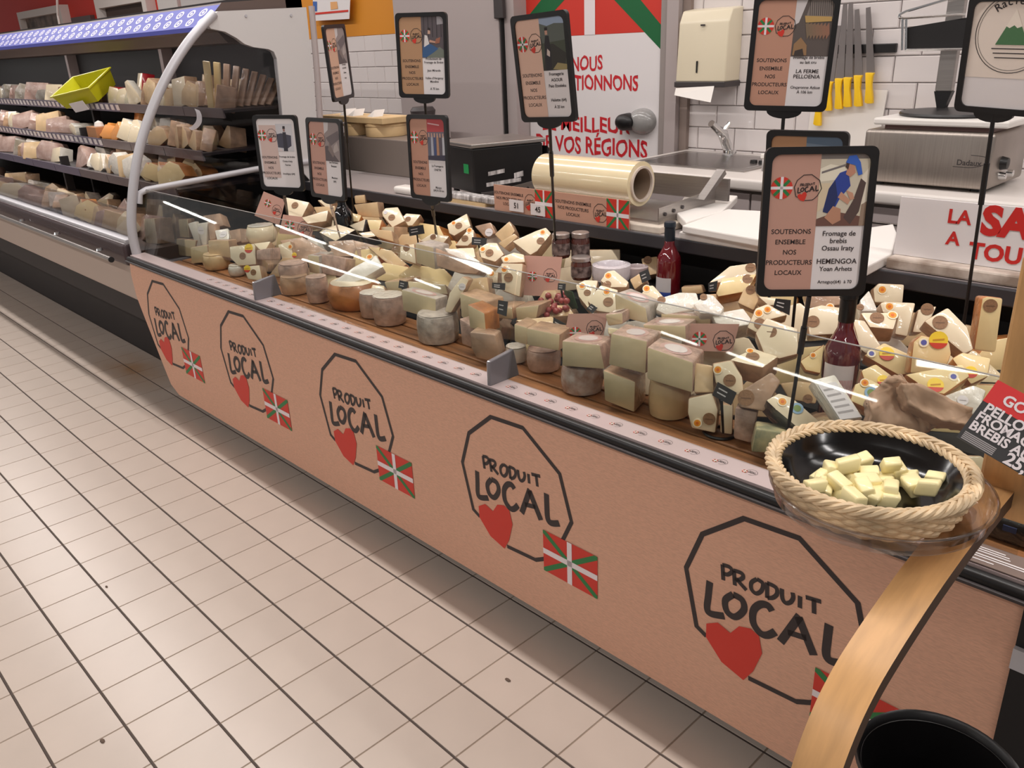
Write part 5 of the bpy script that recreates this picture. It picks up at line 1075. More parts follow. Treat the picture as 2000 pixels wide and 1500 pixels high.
def wheel(u0, u1, vt, vb, where, z=.5755, m=None, top=None, bulge=.012, name='round_cheese', tall=1, y=None, mir=0):
    uc = (u0 + u1) / 2; f = atz(uc, vb, z) if y is None else aty(uc, vb, y); d = (f - CP).dot(CR[2]); r = (u1 - u0) / 2 * d / FPX
    h = (vb - vt) * d / FPX * 1.06 * tall; hd = V((f.x - CP.x, f.y - CP.y, 0)).normalized(); c = f + hd * r
    t = thing(name, where, 'cheese', (c.x, c.y, f.z), 'cheeses heaped on the counter')
    e = min(.007, h * .14); B = bulge * r * 3
    pr = [(0, 0), (r - e, 0), (r - e * .3, e * .4), (r + B * .5, h * .25), (r + B, h * .5), (r + B * .5, h * .75), (r - e * .3, h - e * .4), (r - e, h)]
    bm = BM(); lathe(bm, pr + [(r * .93, h + .0005)], 36, Matrix.Translation(c)); jit(bm, r * .012); obj('rind', bm, m or M_rpink, t, True)
    bm = BM(); lathe(bm, [(r * .935, h + .0002), (r * .6, h + .002), (0, h + .002)], 36, Matrix.Translation(c)); obj('top_crust', bm, top or m or M_rpink, t, True)
    return t, c, r, h
def slate(pts, where, off=.06, y=None, yaw=34, pitch=18, stem=None):
    n = V((math.sin(R(yaw)) * math.cos(R(pitch)), -math.cos(R(yaw)) * math.cos(R(pitch)), math.sin(R(pitch))))
    u = sum(p[0] for p in pts) / len(pts); v = sum(p[1] for p in pts) / len(pts); c = aty(u, v, y) if y else mound(u, v, off); P = [onp(p[0], p[1], n, c) for p in pts]; ce = sum(P, V()) / 4
    z0 = .60 + .21 * (ce.y - 1.2) - .02
    t = thing('chalk_tag', 'small black chalk price tag ' + where, 'price tag', (ce.x, ce.y, max(z0, .58)), 'chalk tags among the cheeses')
    bm = BM(); prism(bm, P, n * -.003); obj('tag', bm, M_dark if False else mat('slate_tag', (40, 38, 38), .35, coat=.3), t)
    for k in range(2):
        a = P[0].lerp(P[3], .3 + .3 * k); bb = P[1].lerp(P[2], .3 + .3 * k); q = [a.lerp(bb, .15), a.lerp(bb, .6)]; dv = (P[3] - P[0]).normalized() * .0025; bm = BM(); poly(bm, [q[0] + n * .0006, q[1] + n * .0006, q[1] + dv + n * .0006, q[0] + dv + n * .0006]); obj('chalk_line', bm, mat('chalk', (190, 186, 184), .7), t)
    if stem is not None:
        e = mound(stem[0], stem[1], .0) if not y else aty(stem[0], stem[1], y); bm = BM(); tube(bm, [P[2].lerp(P[3], .5), V((ce.x, ce.y + .004, e.z))], .0028, 6); obj('stem', bm, M_black, t)
    return t
def kcard(pts, where, off=.08, yaw=30, pitch=12, fl=None, lg=None, s=1):
    n = V((math.sin(R(yaw)) * math.cos(R(pitch)), -math.cos(R(yaw)) * math.cos(R(pitch)), math.sin(R(pitch)))); u = sum(p[0] for p in pts) / 4; v = sum(p[1] for p in pts) / 4; c = mound(u, v, off)
    P = [onp(p[0], p[1], n, c) for p in pts]; lo = min(P, key=lambda p: p.z); t = thing('kraft_price_card', 'pinkish kraft card with printed local mark ' + where, 'card', tuple(lo), 'kraft cards among the cheeses')
    bm = BM(); prism(bm, P, n * -.002); obj('card', bm, mat('kraft_pink', (206, 160, 144), .45, coat=.3), t)
    ux = (P[1] - P[0]).normalized(); uy = n.cross(ux).normalized()
    if uy.z < 0: uy = -uy
    q = onp(*fl, n, c) + n * .0006; k = s * (P[1] - P[0]).length; q2 = onp(*lg, n, c) + n * .0006
    place(me_disc, 'round_flag_mark', t, q, ux, uy, k * .30); kk = k * .42 / .363
    place(me_logo, 'mark', t, q2 + uy * .15 * kk - ux * .0 * kk, ux, uy, kk); place(me_heart, 'heart_mark', t, q2 + uy * .15 * kk + n * .0004, ux, uy, kk)
    return t
# ---- far left group
ch('pa', [(347, 428), (367, 427), (370, 465), (351, 463)], 'standing slim block, topmost at the far left stack', y=1.26, thick=.04)
ch('pa', [(344, 466), (383, 470), (379, 503), (345, 498)], 'block at the far left corner of the counter slats', y=1.24)
ch('wf', [(366, 437), (381, 432), (393, 481), (384, 483)], 'slim slice beside the far left stack', y=1.27, pitch=8, thick=.03)
ch('wf', [(383, 437), (405, 434), (404, 479), (396, 482)], 'with square white label, second from the far left', y=1.27, pitch=8, thick=.03, st=[(393, 450, 8, 'w')])
ch('br', [(405, 436), (421, 434), (422, 467), (408, 468)], 'upright orange brown piece behind the far left stack', y=1.29, thick=.03)
ch('br', [(394, 421), (430, 416), (438, 440), (415, 446)], 'lying flat on top at the far left', y=1.36, thick=.05)
ch('pa', [(371, 484), (404, 478), (408, 513), (374, 515)], 'domed block in front at the far left', y=1.21)
ch('wf', [(418, 450), (445, 445), (447, 471), (425, 474)], 'with pale paper above the tan block at left', y=1.30, thick=.03, st=[(436, 458, 8, 'w')])
ch('br', [(446, 450), (470, 446), (474, 471), (455, 477)], 'small lump behind the yellow-stickered piece at left', y=1.32)
ch('br', [(466, 446), (489, 448), (487, 473), (471, 475)], 'small lump left of the big round bag', y=1.34)
ch('ta', [(405, 470), (446, 469), (451, 504), (407, 498)], 'block resting on a round lump, far left group', y=1.23, pitch=6)
wheel(402, 450, 501, 529, 'lumpy tan wrapped cheese lying in front at far left', m=M_tan, bulge=.03)
ch('iv', [(448, 481), (498, 476), (500, 517), (466, 519), (449, 504)], 'with yellow red and brown stickers, far left group', y=1.24, pitch=22, st=[(486, 485, 9, 'y'), (474, 500, 7, 'b')])
wheel(450, 480, 521, 541, 'small round whitish ball of cheese at far left', m=M_wfilm, bulge=.04)
ch('iv', [(474, 521), (506, 518), (513, 550), (484, 546)], 'low piece on the slats below the yellow stickers, far left', y=1.18, pitch=20, st=[(483, 525, 7, 'y'), (495, 532, 6, 'b')])
wheel(488, 540, 446, 478, 'big round cheese in shiny film above the far left group', z=.685, m=M_ivory, bulge=.05, top=M_wfilm)
ch('iv', [(494, 474), (529, 470), (517, 492), (505, 486)], 'tip under the big round bag at left', y=1.28)
ch('pk', [(500, 488), (526, 484), (528, 508), (501, 507)], 'brownish piece below the big round bag', y=1.25, pitch=12)
kcard([(515, 374), (557, 391), (545, 440), (497, 421)], 'tilted at the far left, above the round bag', off=.10, fl=(523, 397), lg=(538, 408))
kcard([(553, 419), (617, 427), (608, 462), (545, 456)], 'at far left, lower than the tilted one', off=.07, fl=(566, 441), lg=(590, 445))
# ---- left back
ch('iv', [(558, 384), (605, 394), (589, 425), (563, 421)], 'speckled piece with brown sticker right of the tilted card', st=[(576, 401, 7, 'b')], y=1.52, thick=.06)
ch('iv', [(619, 391), (654, 389), (641, 409)], 'bright triangle under the second framed sign', y=1.68)
ch('ta', [(612, 404), (654, 402), (655, 424), (620, 424)], 'heap of slices below the bright triangle', y=1.60)
ch('iv', [(588, 425), (641, 410), (638, 431), (600, 438)], 'lying slices left of the dark bottle', y=1.52)
ch('ta', [(691, 399), (737, 395), (742, 425), (700, 423)], 'flat square block at the back right of the dark bottle', y=1.72, pitch=10)
ch('ta', [(692, 382), (711, 381), (714, 396), (694, 398)], 'small block behind the flat square block', y=1.82, pitch=5)
ch('ye', [(682, 413), (706, 420), (701, 433), (682, 433)], 'small yellow slice right of the dark bottle', y=1.66)
ch('iv', [(745, 414), (752, 405), (776, 404), (791, 431), (767, 444), (747, 422)], 'with rounded heel and one brown sticker, back left', st=[(765, 425, 7, 'b'), (753, 415, 4, 'w')], y=1.70)
ch('iv', [(783, 428), (793, 417), (822, 418), (805, 441), (785, 442)], 'in the shade with brown sticker, before the lower middle sign', st=[(797, 428, 6, 'b')], y=1.76)
ch('ib', [(622, 453), (660, 438), (694, 448), (655, 471)], 'big wedge left of the grey rod foot', st=[(634, 453, 4, 'w')], off=.05, pitch=58)
ch('ib', [(680, 441), (714, 427), (708, 453), (697, 452)], 'upright wedge with black side showing', off=.05, yaw=-10, pitch=30)
ch('ib', [(699, 455), (733, 450), (736, 460), (712, 464)], 'thin wedge right of the big black-rinded one', off=.05, pitch=55)
ch('ye', [(716, 430), (746, 428), (741, 451), (723, 449)], 'slices under the rounded ivory piece, back left', y=1.62)
ch('ta', [(720, 447), (765, 450), (769, 472), (735, 463)], 'slice lying before the small framed chalk tag', y=1.55)
slate([(797, 444), (826, 439), (829, 456), (800, 461)], 'with wooden rim at the back left', y=1.60, stem=(814, 475))
ch('br', [(640, 470), (690, 468), (705, 500), (650, 500)], 'big lump left of the sloping brown one', off=.02, pitch=45)
ch('br', [(690, 468), (742, 480), (735, 510), (700, 505)], 'big sloping lump behind the orange wheel', off=.02, pitch=45)
ch('ta', [(715, 480), (765, 488), (795, 515), (775, 528), (745, 505)], 'curved orange tan heel behind the orange wheel', off=.02, pitch=40)
ch('br', [(545, 470), (590, 462), (640, 490), (640, 520), (570, 505)], 'wide wrapped piece behind the left glass bracket', off=.02, pitch=40)
ch('iv', [(541, 478), (566, 470), (575, 515), (552, 512)], 'with orange band right of the round bag', off=.03, pitch=22, st=[(567, 482, 5, 'o'), (575, 498, 5, 'y')])
ch('pg', [(600, 498), (622, 500), (625, 535), (604, 532)], 'slim upright slice above the brown cylinder', off=.03)
ch('pk', [(622, 495), (676, 505), (672, 540), (630, 535)], 'reddish slab left of the orange wheel', off=.02, pitch=15)
wheel(548, 604, 520, 548, 'dark reddish flat wheel behind the left glass bracket, upper', z=.62, m=M_rpink)
wheel(552, 606, 545, 578, 'dark reddish flat wheel behind the left glass bracket, lower', m=M_rtan)
wheel(603, 645, 546, 594, 'small brown cylinder cheese right of the left glass bracket', m=M_rpink, tall=1)
# ---- orange wheel and neighbours
wheel(648, 746, 562, 609, 'bulging orange rinded half wheel near the left glass bracket', m=M_rora, top=M_ivory, bulge=.035)
ch('wf', [(650, 549), (690, 521), (735, 497), (748, 520), (700, 548), (655, 562)], 'pale cut top with orange sticker on the orange wheel', y=1.30, pitch=48, thick=.04, st=[(722, 502, 7, 'o')])
wheel(706, 760, 578, 624, 'pinkish wheel in film right of the orange wheel', z=.5755, m=M_rpink, top=M_wfilm)
wheel(732, 796, 585, 639, 'small pinkish wheel in front, right of the orange wheel', m=M_rpink, top=M_wfilm)
ch('pa', [(697, 552), (750, 556), (756, 576), (705, 570)], 'piece with white ticket behind the pinkish wheels', y=1.30, pitch=50, st=[(708, 560, 6, 'w')])
ch('pg', [(783, 566), (851, 584), (851, 625), (788, 607)], 'wide block lying on the grey wheel, front middle', y=1.225, yaw=14, thick=.06)
wheel(818, 899, 622, 676, 'grey rinded round wheel in front, left of the tall wrapped stack', m=M_rgrey)
ch('pa', [(750, 551), (793, 548), (796, 586), (757, 572)], 'block behind the wide one, chalk tag before it', y=1.33)
slate([(780, 547), (797, 551), (794, 566), (778, 562)], 'before a pressed block, left of the middle', y=1.28, stem=(787, 580))
ch('pa', [(795, 548), (870, 556), (875, 575), (800, 572)], 'flat slab behind the wide block, front middle', y=1.36, pitch=40)
ch('iv', [(868, 608), (878, 572), (903, 540), (916, 546), (900, 578), (880, 612)], 'tall thin wedge with white label, middle front', y=1.26, pitch=14, thick=.05, st=[(903, 560, 7, 'w')])
ch('pa', [(896, 573), (950, 590), (952, 630), (946, 640), (900, 620)], 'block under film, left of the tall wrapped stack', y=1.26, yaw=12)
ch('pa', [(912, 594), (945, 611), (949, 652), (916, 640)], 'upright block with orange rind on the tall wrapped stack', y=1.205, yaw=12, rind=M_rora, thick=.07)
ch('pk', [(897, 623), (926, 640), (922, 680), (902, 671)], 'low piece left of the tall wrapped stack', y=1.21, pitch=5)
ch('br', [(918, 648), (966, 655), (975, 694), (966, 708), (930, 700), (921, 680)], 'tall stack in shiny film behind the right glass bracket', y=1.175, pitch=4, thick=.06)
ch('pa', [(1006, 600), (1053, 597), (1047, 621), (1008, 629)], 'half wheel with film label behind the right glass bracket', y=1.33, yaw=20)
ch('pa', [(962, 598), (1000, 600), (1003, 625), (966, 622)], 'piece behind a dark printed tag, middle', y=1.32)
slate([(973, 586), (992, 589), (989, 618), (971, 612)], 'tall printed one behind the right glass bracket', y=1.26)
ch('pa', [(1003, 632), (1030, 640), (1028, 673), (1004, 669)], 'narrow block right of the right glass bracket', y=1.225, yaw=22)
ch('pa', [(1029, 640), (1093, 653), (1092, 687), (1030, 675)], 'glossy block on a reddish wheel, right of the bracket', y=1.20, yaw=20)
wheel(988, 1030, 682, 712, 'small wheel in white paper right of the right bracket', m=M_wfilm)
wheel(1030, 1096, 690, 731, 'reddish brown mottled wheel right of the right bracket', m=M_rpink)
ch('ta', [(1005, 624), (1080, 616), (1096, 638), (1032, 642)], 'flat half wheel behind the glossy block', y=1.30, pitch=62, thick=.05)
ch('ta', [(1028, 612), (1070, 594), (1110, 596), (1124, 616), (1060, 622)], 'flat wheel top below the red grapes', y=1.42, pitch=60, thick=.05)
# ---- middle back
ch('iv', [(781, 480), (808, 475), (814, 516), (781, 506)], 'with brown sticker left of a grey block, middle', st=[(794, 484, 7, 'b')], y=1.42, pitch=25)
ch('pg', [(809, 475), (846, 484), (851, 528), (814, 514)], 'upright block left of the long brown slab', y=1.385, yaw=14)
ch('br', [(850, 484), (942, 524), (930, 536), (895, 534), (854, 520)], 'long slab under shiny film in the middle', y=1.36, pitch=20, thick=.08)
ch('wf', [(866, 484), (905, 488), (938, 510), (932, 520), (880, 500)], 'shiny labelled top over the long brown slab', y=1.42, pitch=50)
ch('iv', [(873, 438), (912, 416), (920, 441), (886, 461), (878, 455)], 'at the back with orange and brown stickers, left of a wrapped one', st=[(886, 436, 5, 'o'), (896, 441, 7, 'b')], y=1.76)
ch('iv', [(888, 480), (914, 446), (926, 449), (926, 470), (912, 480)], 'leaning piece left of the framed chalk tag, two stickers', st=[(917, 450, 6, 'o'), (908, 466, 7, 'b')], y=1.64)
ch('br', [(926, 441), (958, 434), (968, 455), (945, 462)], 'with white ticket at the back middle', st=[(955, 454, 8, 'w')], y=1.74)
ch('ta', [(966, 458), (995, 432), (1006, 452), (985, 479)], 'dark striped slices at the back, left of the jars', y=1.74)
ch('ta', [(972, 474), (1003, 455), (1012, 462), (985, 484)], 'lower dark striped slice at the back, left of the jars', y=1.66)
ch('iv', [(1000, 472), (1046, 450), (1066, 443), (1077, 456), (1050, 491), (1036, 498)], 'large tilted piece left of the jars, two stickers', st=[(1060, 454, 6, 'o'), (1056, 471, 8, 'b')], y=1.66)
ch('iv', [(818, 470), (842, 455), (877, 461), (866, 476)], 'low piece behind the shiny slab, one brown sticker', st=[(846, 463, 6, 'b')], y=1.60)
ch('iv', [(934, 485), (952, 473), (970, 474), (984, 496), (966, 511), (938, 503)], 'rounded piece right of the framed chalk tag, two stickers', st=[(943, 487, 6, 'o'), (956, 494, 8, 'b')], y=1.50)
ch('iv', [(868, 486), (925, 482), (930, 502), (905, 505)], 'plain top behind the shiny slab', y=1.52, pitch=55)
ch('iv', [(978, 503), (1004, 492), (1024, 496), (1026, 512), (982, 514)], 'upper piece left of the tall kraft card', st=[(989, 507, 6, 'o')], y=1.46)
ch('iv', [(978, 513), (1022, 514), (1014, 580), (980, 568)], 'tall flat piece left of the tall kraft card, two stickers', st=[(985, 526, 7, 'o'), (993, 542, 9, 'b')], y=1.40, pitch=20)
ch('iv', [(948, 536), (974, 530), (972, 556), (955, 560)], 'small piece with orange sticker above a dark tag', st=[(960, 534, 7, 'o')], y=1.42, pitch=18)
ch('ta', [(905, 545), (950, 540), (960, 590), (920, 596)], 'behind the tall thin wedge, in film', y=1.34, pitch=20)
slate([(922, 463), (951, 465), (949, 480), (921, 478)], 'with wooden rim and white writing, back middle', y=1.56, stem=(931, 500))
slate([(961, 552), (987, 553), (986, 567), (961, 563)], 'lying on an ivory piece in the middle', y=1.36)
kcard([(1025, 499), (1098, 502), (1089, 580), (1014, 576)], 'standing tall in the middle, left of the grapes', off=.07, fl=(1040, 540), lg=(1070, 536), s=.85)
slate([(1090, 553), (1105, 554), (1104, 567), (1089, 566)], 'half hidden right of the tall kraft card', y=1.46, stem=(1097, 585))
# grapes
gpt = mound(1080, 592, .03); gr = thing('grape_bunch', 'bunch of red grapes with green leaf right of the tall kraft card', 'grapes', tuple(gpt - V((0, 0, .03))))
M_grape = mat('grape', (150, 62, 58), .3, coat=.4, rnd=.15); rn = random.Random(3)
bmg = BM(); bmesh.ops.create_icosphere(bmg, subdivisions=2, radius=.0095); me_g = bpy.data.meshes.new('grape'); bmg.to_mesh(me_g); bmg.free(); me_g.materials.append(M_grape)
for p in me_g.polygons: p.use_smooth = True
for k in range(34):
    u = rn.uniform(1055, 1108); v = rn.uniform(574, 612) - (u - 1055) * .22 + 6; q = mound(u, v, .03 + rn.uniform(-.012, .012)); o = bpy.data.objects.new('grape', me_g); COL.objects.link(o); o.parent = gr; o.location = q - V(gr['_o'])
q = mound(1117, 584, .03); bm = BM(); prism(bm, [q + V((-.03, 0, .02)), q + V((.01, -.01, .025)), q + V((.03, -.01, -.02)), q + V((.0, 0, -.03)), q + V((-.025, 0, -.01))], V((0, .003, 0))); obj('leaf', bm, mat('leaf', (58, 84, 56), .5), gr)
# jars, tubs, bottles
def jar(u0, u1, vt, vb, y, lab):
    f = aty((u0 + u1) / 2, vb, y); d = (f - CP).dot(CR[2]); r = (u1 - u0) / 2 * d / FPX; h = (vb - vt) * d / FPX * 1.02; t = thing('jam_jar', lab, 'jar', (f.x, y + r, f.z)); Mx = Matrix.Translation((f.x, y + r, f.z))
    bm = BM(); lathe(bm, [(0, 0), (r * .9, 0), (r, .006), (r, h * .72), (r * .85, h * .82), (r * .85, h * .84), (0, h * .84)], 24, Mx); obj('glass_body', bm, mat('jam', (84, 44, 36), .12, coat=1), t, True)
    bm = BM(); lathe(bm, [(r * .9, h * .82), (r * .96, h * .83), (r * .96, h * .98), (r * .9, h), (0, h)], 24, Mx); obj('lid', bm, mat('jar_lid', (170, 158, 152), .3, metal=.6), t, True)
    bm = BM(); lathe(bm, [(r * 1.015, h * .14), (r * 1.015, h * .62)], 24, Mx); obj('label', bm, mat('jar_label', (150, 130, 124), .5, c2=(66, 50, 48), noise=.4, nscale=60), t, True)
jar(1066, 1102, 459, 505, 1.62, 'jam jar with pale lid behind the tall kraft card, left of two')
jar(1104, 1140, 457, 512, 1.66, 'jam jar with dark label, topmost right of the two jars')
jar(1102, 1142, 505, 548, 1.60, 'dark jam jar under the topmost jar, behind the grapes')
def tub(u0, u1, vt, vb, y, lab, m):
    f = aty((u0 + u1) / 2, vb, y); d = (f - CP).dot(CR[2]); r = (u1 - u0) / 2 * d / FPX; h = (vb - vt) * d / FPX * .62; t = thing('cheese_tub', lab, 'tub', (f.x, y + r, f.z)); Mx = Matrix.Translation((f.x, y + r, f.z))
    bm = BM(); lathe(bm, [(0, 0), (r * .92, 0), (r, h * .4), (r * .97, h), (r * .72, h * 1.08), (r * .66, h * .98), (r * .6, h * .62), (0, h * .6)], 32, Mx); obj('wrapped_ring', bm, m, t, True)
    bm = BM(); lathe(bm, [(0, h * .63), (r * .58, h * .63)], 24, Mx); obj('inner_disc', bm, mat('tub_in', (150, 134, 138), .4), t)
tub(1130, 1208, 506, 552, 1.60, 'white ring shaped tub in film behind the ivory wedges, middle', mat('tub_white', (216, 208, 212), .25, coat=1, bump=.4, bscale=30))
tub(1205, 1252, 512, 545, 1.68, 'greyish tub in film left of the wine bottle at the back', mat('tub_grey', (176, 160, 160), .3, coat=1, bump=.4, bscale=30))
def bottle(u, vt, wpx, y, z, H, glassm, capm, lab, lab2=None, labz=(.22, .52)):
    f = aty(u, vt, y); d = (f - CP).dot(CR[2]); r = wpx / 2 * d / FPX; ztop = f.z; H = ztop - z; t = thing('wine_bottle', lab, 'bottle', (f.x, y, z)); Mx = Matrix.Translation((f.x, y, z))
    rn_ = r * .40; bm = BM(); lathe(bm, [(0, .004), (r * .8, 0), (r, .006), (r, H * .56), (r * .92, H * .62), (r * .62, H * .69), (rn_ * 1.05, H * .75), (rn_, H * .97), (0, H * .97)], 32, Mx); obj('glass_body', bm, glassm, t, True)
    bm = BM(); lathe(bm, [(rn_ * 1.06, H * .79), (rn_ * 1.1, H * .80), (rn_ * 1.1, H * .94), (rn_ * 1.22, H * .945), (rn_ * 1.22, H * .985), (rn_ * 1.1, H), (0, H)], 24, Mx); obj('capsule', bm, capm, t, True)
    if lab2:
        for nm, m, z0, z1, sp in lab2:
            bm = BM(); n_ = 22
            A = [(r * 1.012 * math.cos(a), r * 1.012 * math.sin(a)) for a in [R(sp[0] + (sp[1] - sp[0]) * k / n_) for k in range(n_ + 1)]]
            a_ = [bm.verts.new((f.x + x, y + yy, z + H * z0)) for x, yy in A]; b_ = [bm.verts.new((f.x + x, y + yy, z + H * z1)) for x, yy in A]
            for k in range(n_): bm.faces.new((a_[k], a_[k + 1], b_[k + 1], b_[k]))
            obj(nm, bm, m, t, True)
    return t
M_rose = mat('rose_glass', (108, 20, 30), .06, coat=1, spec=.6)
bottle(1309, 433, 48, 1.80, .612, .3, M_rose, mat('capsule_teal', (30, 40, 52), .35), 'rose wine bottle with white and blue label at the back of the counter', [('white_label', M_label, .226, .39, (215, 318)), ('blue_label', mat('label_blue', (66, 92, 180), .45), .08, .226, (215, 318))])
bottle(1660, 566, 72, 1.40, .575, .3, mat('rose_glass2', (92, 22, 34), .06, coat=1, spec=.6), mat('capsule_black', (18, 18, 20), .3), 'rose wine bottle with pink label in the middle of the right cheeses', [('label', M_label, .24, .52, (236, 338)), ('label_pink', mat('label_pink', (214, 150, 150), .5), .30, .42, (237, 337))])
bottle(664, 368, 40, 1.62, .62, .3, mat('dark_glass', (14, 14, 18), .06, coat=1), M_black, 'dark bottle at the back left under the second framed sign', [('label', M_label, .08, .30, (200, 320))])
# ---- half buried pieces of the lower layer
rf = random.Random(21)
for row, (y0, z0, nm_, cnt, x0, x1) in enumerate(((1.33, .576, 'front', 14, -1.58, 1.5), (1.47, .613, 'middle', 17, -1.56, 1.62), (1.63, .656, 'back', 17, -1.50, 1.75), (1.78, .656, 'rearmost', 16, -1.45, 1.85))):
    for k in range(cnt):
        p = rf.choice([(M_ivory, M_rtan, 'ivory'), (M_tan, M_rtan, 'tan'), (M_paste, M_rtan, 'pressed'), (M_yell, M_rora, 'yellowish'), (M_wfilm, M_wfilm, 'film-wrapped')]); w = rf.uniform(.14, .19); h = rf.uniform(.07, .105) * (1.0 if row else .8); x = x0 + (x1 - x0) * (k + .5) / cnt
        if row >= 2 and abs(x - aty(1309, 520, 1.8).x) < .13: continue
        t = thing('cheese_wedge', '%s cheese, half buried, %s from left in the %s lower layer of the counter' % (p[2], ORD[k], nm_), 'cheese', (x, y0 + rf.uniform(-.02, .02), z0), 'cheeses heaped on the counter')
        split_obj(wedge_mesh(rf.choice(('slab', 'hump', 'tri')), w, .08, h, p[0], p[1]), V((0, -1, 0)), p[0], p[1], t); t.rotation_euler = (rf.uniform(-.5, -.2), rf.uniform(-.2, .2), rf.uniform(.0, .8))
# ---- middle right
ch('iv', [(1125, 556), (1140, 546), (1168, 548), (1160, 590), (1150, 604), (1130, 580)], 'behind the black tag, left of three middle wedges, two stickers', st=[(1137, 559, 7, 'o'), (1147, 572, 7, 'b')], y=1.50)
ch('iv', [(1172, 548), (1186, 528), (1200, 527), (1229, 551), (1224, 562), (1190, 562)], 'rounded back one of three middle wedges, orange sticker', st=[(1188, 539, 8, 'o'), (1186, 556, 8, 'b')], y=1.52)
ch('iv', [(1146, 588), (1172, 556), (1208, 566), (1203, 612), (1165, 608)], 'front one of three middle wedges, two stickers', st=[(1185, 570, 8, 'o'), (1188, 590, 10, 'b')], y=1.42)
slate([(1155, 593), (1167, 601), (1157, 612), (1145, 603)], 'in front of the three middle wedges', y=1.38, pitch=30)
ch('pg', [(1201, 574), (1262, 601), (1265, 634), (1204, 618)], 'large upright block right of the three middle wedges', y=1.36, yaw=14, thick=.09)
ch('iv', [(1252, 573), (1262, 558), (1277, 556), (1296, 578), (1280, 592)], 'below the back bottle with orange sticker', st=[(1263, 564, 8, 'o')], y=1.50)
ch('ta', [(1228, 545), (1255, 530), (1263, 548), (1240, 566)], 'small end left of the back bottle', y=1.62)
ch('ta', [(1252, 504), (1284, 500), (1290, 532), (1262, 540)], 'leaning behind the back bottle, brown sticker', st=[(1265, 508, 8, 'b')], y=1.86)
ch('ta', [(1330, 560), (1370, 558), (1374, 574), (1332, 578)], 'low plain end right of the back bottle', y=1.74, pitch=10)
slate([(1248, 533), (1266, 525), (1272, 545), (1254, 553)], 'tilted left of the back bottle', y=1.60)
ch('wf', [(1280, 604), (1290, 582), (1325, 570), (1362, 572), (1368, 594), (1340, 606), (1300, 614)], 'glossy crumpled piece below the back bottle, brown sticker', st=[(1292, 586, 8, 'b')], y=1.44, pitch=50)
ch('wf', [(1355, 592), (1380, 572), (1395, 576), (1416, 600), (1408, 614), (1368, 612)], 'glossy piece above the right kraft card, brown sticker', st=[(1374, 580, 7, 'b')], y=1.44, pitch=48)
ch('pa', [(1290, 612), (1388, 619), (1387, 634), (1292, 632)], 'half wheel behind the front row, upper', y=1.42, yaw=16, rind=M_rpink)
ch('pa', [(1255, 634), (1338, 637), (1341, 668), (1262, 652)], 'half wheel behind the front row, lower', y=1.33, yaw=16, rind=M_rpink)
ch('wf', [(1390, 612), (1452, 602), (1475, 632), (1430, 640), (1398, 630)], 'crinkled white slice behind the right kraft card', y=1.45, pitch=55)
ch('pa', [(1182, 614), (1215, 610), (1216, 632), (1186, 636)], 'labelled half wheel right of the front kraft card', y=1.31, yaw=16, rind=M_rpink)
ch('pa', [(1185, 638), (1262, 648), (1262, 660), (1188, 652)], 'second row half wheel top behind the front blocks', y=1.28, pitch=40, rind=M_rpink)
slate([(1281, 613), (1291, 617), (1288, 627), (1279, 623)], 'small one right of the large upright block', y=1.40)
slate([(1081, 620), (1104, 632), (1102, 654), (1079, 640)], 'left of the front kraft card, glossy', y=1.28, yaw=30)
kcard([(1110, 613), (1188, 612), (1177, 662), (1101, 664)], 'standing on the front blocks, flag corner showing', off=.085, fl=(1124, 650), lg=(1156, 640))
kcard([(1346, 632), (1444, 633), (1430, 688), (1334, 684)], 'at right, lettering half behind a glass glare', off=.075, fl=(1366, 662), lg=(1406, 663))
# ---- front row
ch('pa', [(1098, 665), (1172, 674), (1183, 722), (1097, 716)], 'upper block on the white mottled wheel, front row', y=1.185, yaw=18, thick=.09, rind=M_rpink, st=())
wheel(1097, 1178, 722, 776, 'white mottled round wheel on the front slats', m=M_rmot)
ch('pa', [(1192, 652), (1263, 666), (1260, 732), (1188, 712)], 'tall upper block second in the front row', y=1.19, yaw=18, thick=.10, rind=M_rpink)
ch('pa', [(1179, 722), (1240, 746), (1239, 807), (1180, 784)], 'lower block under the tall one, front row', y=1.18, yaw=20, thick=.085, rind=M_rtan, st=())
ch('pa', [(1263, 679), (1354, 706), (1352, 769), (1263, 741)], 'widest upper block in the front row', y=1.185, yaw=20, thick=.10, rind=M_rpink)
wheel(1266, 1346, 752, 824, 'smooth tan brown wheel under the widest front block', m=M_tan)
ch('ta', [(1356, 706), (1392, 713), (1394, 766), (1355, 768)], 'block with a dark hole right of the widest block', y=1.22, yaw=24, thick=.07)
ch('iv', [(1344, 778), (1392, 768), (1402, 800), (1398, 846), (1350, 836), (1343, 805)], 'upright front piece, orange sticker low and brown beside', st=[(1362, 826, 9, 'o'), (1385, 818, 12, 'b')], y=1.20, pitch=12, yaw=26)
ch('iv', [(1390, 709), (1430, 703), (1448, 735), (1454, 768), (1440, 772), (1397, 748)], 'upright piece above the front chalk tag, two stickers', st=[(1402, 722, 9, 'o'), (1425, 743, 12, 'b')], y=1.23, pitch=20, yaw=30)
slate([(1402, 746), (1439, 767), (1428, 792), (1391, 772)], 'large one in front, right of the front row', y=1.175, yaw=40, pitch=20, stem=(1404, 845))
ch('iv', [(1407, 790), (1432, 792), (1430, 849), (1405, 846)], 'slim strip right of the chalk tag stem', y=1.21, pitch=4, thick=.06)
ch('pk', [(1436, 796), (1480, 806), (1466, 866), (1433, 856)], 'rough block under the brown bag, front right', y=1.21, yaw=26)
ch('br', [(1440, 778), (1456, 758), (1508, 726), (1526, 746), (1492, 802), (1445, 796)], 'pointed paper bag with round local sticker, front right', y=1.22, pitch=25, st=[(1457, 777, 16, 'b')], thick=.05)
